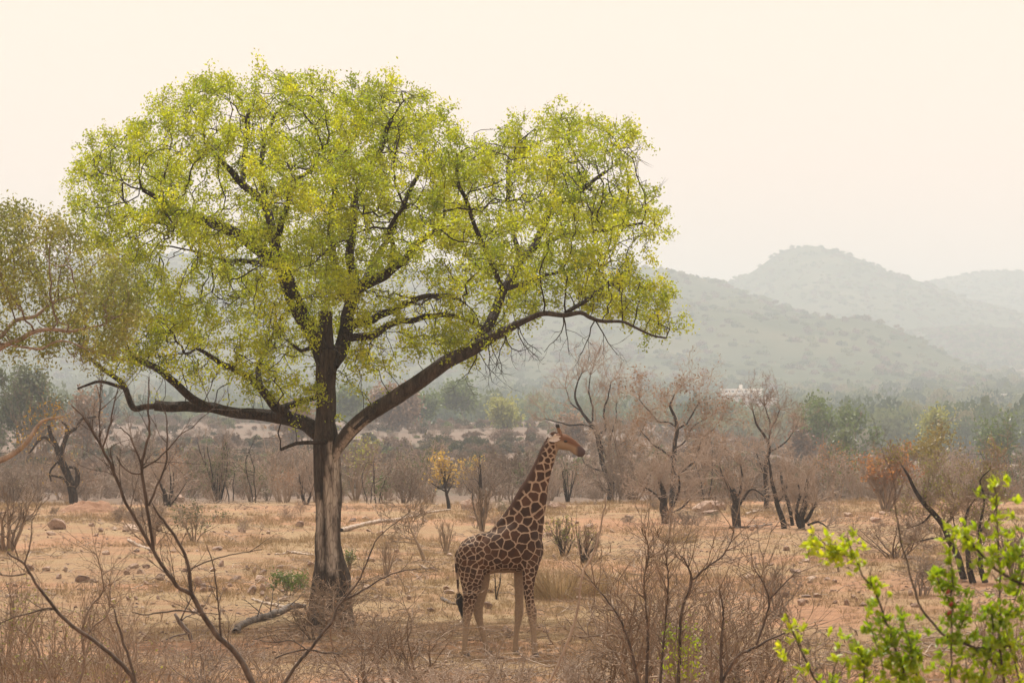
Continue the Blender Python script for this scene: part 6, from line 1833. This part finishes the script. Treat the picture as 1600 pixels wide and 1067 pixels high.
traced_shrub('open_shrub', 'open grey twigged shrub with crooked stems in the lower left corner', 'shrub', 33.0, [
    [(120, 1085, 4), (132, 1030, 3.4), (128, 990, 3), (140, 950, 2.6), (160, 925, 2.2), (158, 890, 1.6), (146, 860, 1)],
    [(130, 1000, 2.6), (150, 975, 2.2), (170, 955, 1.8), (172, 900, 1.2)], [(90, 1085, 3.4), (70, 1040, 3), (50, 1000, 2.2), (20, 975, 1.4)],
    [(30, 1085, 3.4), (15, 1020, 3), (22, 960, 2), (10, 910, 1.2)], [(180, 1085, 3), (190, 1030, 2.4), (180, 990, 1.6)]], M['bark_grey'], (120, .6, .004), 79, 100)

# bright leafy shrub on the right, its larger leaves one by one
GL = [
    [(1425, 1085, 3.4), (1404, 1028, 3.2), (1391, 988, 3), (1377, 948, 2.8), (1364, 919, 2.5), (1348, 898, 2.2), (1335, 869, 1.8), (1324, 836, 1.2)],
    [(1560, 1040, 3.4), (1524, 1012, 3.6), (1487, 999, 3.4), (1458, 974, 3), (1437, 941, 2.6), (1422, 898, 2.3), (1411, 854, 2), (1400, 800, 1.8), (1397, 753, 1.5), (1382, 716, 1.1)],
    [(1484, 1085, 2.4), (1486, 1006, 2.2), (1487, 948, 2), (1487, 898, 1.8), (1484, 850, 1.4), (1482, 815, 1)],
    [(1625, 925, 4), (1600, 914, 3.8), (1571, 898, 3.6), (1545, 878, 3.2), (1527, 858, 2.8), (1505, 836, 2.4), (1484, 822, 1.6)],
    [(1572, 1085, 3), (1562, 1006, 2.8), (1562, 940, 2.4), (1562, 883, 2.2), (1558, 825, 2), (1556, 774, 1.8), (1549, 742, 1.2)],
    [(1285, 1085, 2.8), (1264, 1040, 2.4), (1250, 1012, 2.2), (1237, 981, 1.8), (1224, 948, 1.2)],
    [(1625, 1008, 2.6), (1565, 1008, 2.4), (1524, 1012, 2)],
    [(1440, 1085, 2), (1428, 1030, 1.8), (1417, 985, 1.5), (1407, 952, 1)],
    [(1600, 1085, 2), (1585, 1030, 1.8), (1572, 980, 1.6), (1590, 930, 1.4), (1600, 880, 1)],
    [(1530, 1085, 2.2), (1540, 1040, 2), (1552, 985, 1.8), (1548, 950, 1.4)],
    [(1350, 1085, 2), (1348, 1040, 1.8), (1340, 1010, 1.2)],
    [(1336, 872, 1.4), (1300, 862, 1.2), (1268, 850, 1), (1262, 870, .8)],
    [(1620, 860, 1.8), (1590, 868, 1.6), (1580, 850, 1)],
    [(1487, 948, 1.4), (1470, 915, 1.2), (1455, 880, .9)], [(1487, 1000, 1.4), (1510, 960, 1.2), (1515, 930, .9)],
    [(1300, 1085, 1.6), (1302, 1050, 1.4), (1312, 1020, 1), (1306, 985, .8)], [(1385, 1085, 1.6), (1380, 1050, 1.4), (1368, 1000, 1.2), (1352, 965, 1)], [(1395, 1085, 1.6), (1415, 1040, 1.4), (1425, 1000, 1)], [(1500, 1085, 1.6), (1512, 1050, 1.4), (1508, 1025, 1)],
]
lf, LB, ltub = traced_shrub('leafy_shrub', 'close shrub with bright fresh yellow green leaves at the lower right', 'shrub', 15.5, GL, M['twig_fore'], (70, .22, .0016), 75, 1500)


def leaf_single(seed):
    rng = np.random.default_rng(seed)
    n = 5; V = []
    for i in range(n):
        t = i / (n - 1); w = .23 * math.sin(math.pi * min(1, t * .88 + .08)) ** .8
        z = -.22 * t * t + .03
        V += [(t, -w, z + w * .35), (t, 0, z), (t, w, z + w * .35)]
    F = []
    for i in range(n - 1):
        for j in (0, 1): F.append((i * 3 + j, i * 3 + j + 1, i * 3 + j + 4, i * 3 + j + 3))
    return mesh_np('leaf', np.array(V), np.array(F), M['leaf_fore'], attrs={'var': np.full(15, [0.0, .3, .55, .8, 1.15, .4][seed])})


LM = [leaf_single(i) for i in range(6)]
rngL = np.random.default_rng(76)
# where along each stem leaves sit: (stem, from, to, clusters)
spec = [(0, .35, .78, 14), (0, .86, 1, 6), (0, .05, .35, 20), (2, .05, 1, 24), (3, .25, 1, 24), (4, .1, 1, 34), (5, .1, .95, 10), (6, .2, 1, 12), (7, .1, 1, 22), (8, .1, 1, 26), (9, .1, 1, 24), (10, .1, 1, 20), (11, .1, 1, 18), (12, 0, 1, 14), (13, 0, 1, 14), (14, 0, 1, 14), (1, .02, .22, 6), (15, 0, 1, 9), (16, 0, 1, 16), (17, 0, 1, 14), (18, 0, 1, 9)]
places = []
for si, a, b_, nC in spec:
    C, _ = ltub[si]; nC = int(nC * 1.9)
    for c in range(nC):
        t = a + (b_ - a) * (c + rngL.uniform(.1, .9)) / nC
        i = min(int(t * (len(C) - 1)), len(C) - 2)
        T = norm(C[i + 1] - C[max(i - 1, 0)])
        side = norm(rngL.normal(0, 1, 3)) * rngL.uniform(0, .13) 
        q = C[i] + side
        for _ in range(int(rngL.integers(4, 8))):
            d = norm(T * .5 + rngL.normal(0, .65, 3) + np.array([0, 0, .55]))
            places.append((q + rngL.normal(0, .006, 3), d, rngL.uniform(.026, .054)))
print('near leaves', len(places))


def leaf_matrix(p, d, s, roll):
    x_ = Vector(d); y_ = Vector((0, 0, 1)).cross(x_)
    if y_.length < .1: y_ = Vector((0, 1, 0)).cross(x_)
    y_.normalize(); z_ = x_.cross(y_)
    m = Matrix((x_, y_, z_)).transposed().to_4x4()
    return Matrix.Translation(p) @ m @ Matrix.Rotation(roll, 4, 'X') @ Matrix.Diagonal((s, s, s, 1))


order = rngL.permutation(len(places))
for k in order[:295]:
    p, d, s = places[k]
    o = bpy.data.objects.new('leaf', LM[int(rngL.integers(0, 6))]); COL.objects.link(o); o.parent = lf
    o.matrix_local = leaf_matrix(p, d, s, rngL.normal(0, .8))
vs, fs, off, va = [], [], 0, []
base_v = np.array([v.co[:] for v in LM[0].vertices]); base_f = np.array([list(p.vertices) for p in LM[0].polygons])
for k in order[295:]:
    p, d, s = places[k]
    Mx = np.array(leaf_matrix(p, d, s, rngL.normal(0, .8)))
    vs.append(base_v @ Mx[:3, :3].T + Mx[:3, 3]); fs.append(base_f + off); off += len(base_v); va.append(np.full(len(base_v), rngL.random()))
if vs:
    o = obj('leaves', mesh_np('leaves', np.concatenate(vs), np.concatenate(fs), M['leaf_fore'], attrs={'var': np.concatenate(va)}), lf); o['kind'] = 'stuff'
M['pod'] = plain_mat('dark_red_pod', (0.22, 0.035, 0.02), .5)
for px, py in [(1481, 924), (1486, 943), (1483, 957)]:
    q = np.array(W(px, py, 15.45)) - LB
    o = obj('seed_pod', Tubes().add(np.array([q + [0, 0, .014], q + [.004, 0, .008], q, q - [0.003, 0, .008], q - [0, 0, .014]]), [.002, .009, .012, .009, .002], 8).mesh('seed_pod', M['pod']), lf)

# ------------------------------------------------------------------ dusty air over the whole scene
v, f = box_arr(-4200, 4200, -60, 6200, -20, 245)
hz = obj('haze', mesh_np('haze', v, f, None, smooth=False))
m, n_, l_, out_ = mat_new('dusty_air')
vp = n_.new('ShaderNodeVolumePrincipled')
vp.inputs['Color'].default_value = (0.75, 0.86, 0.95, 1)
vp.inputs['Density'].default_value = 0.00034
vp.inputs['Anisotropy'].default_value = 0.0
l_.new(vp.outputs[0], out_.inputs['Volume'])
hz.data.materials.append(m)
tag(hz, kind='stuff')
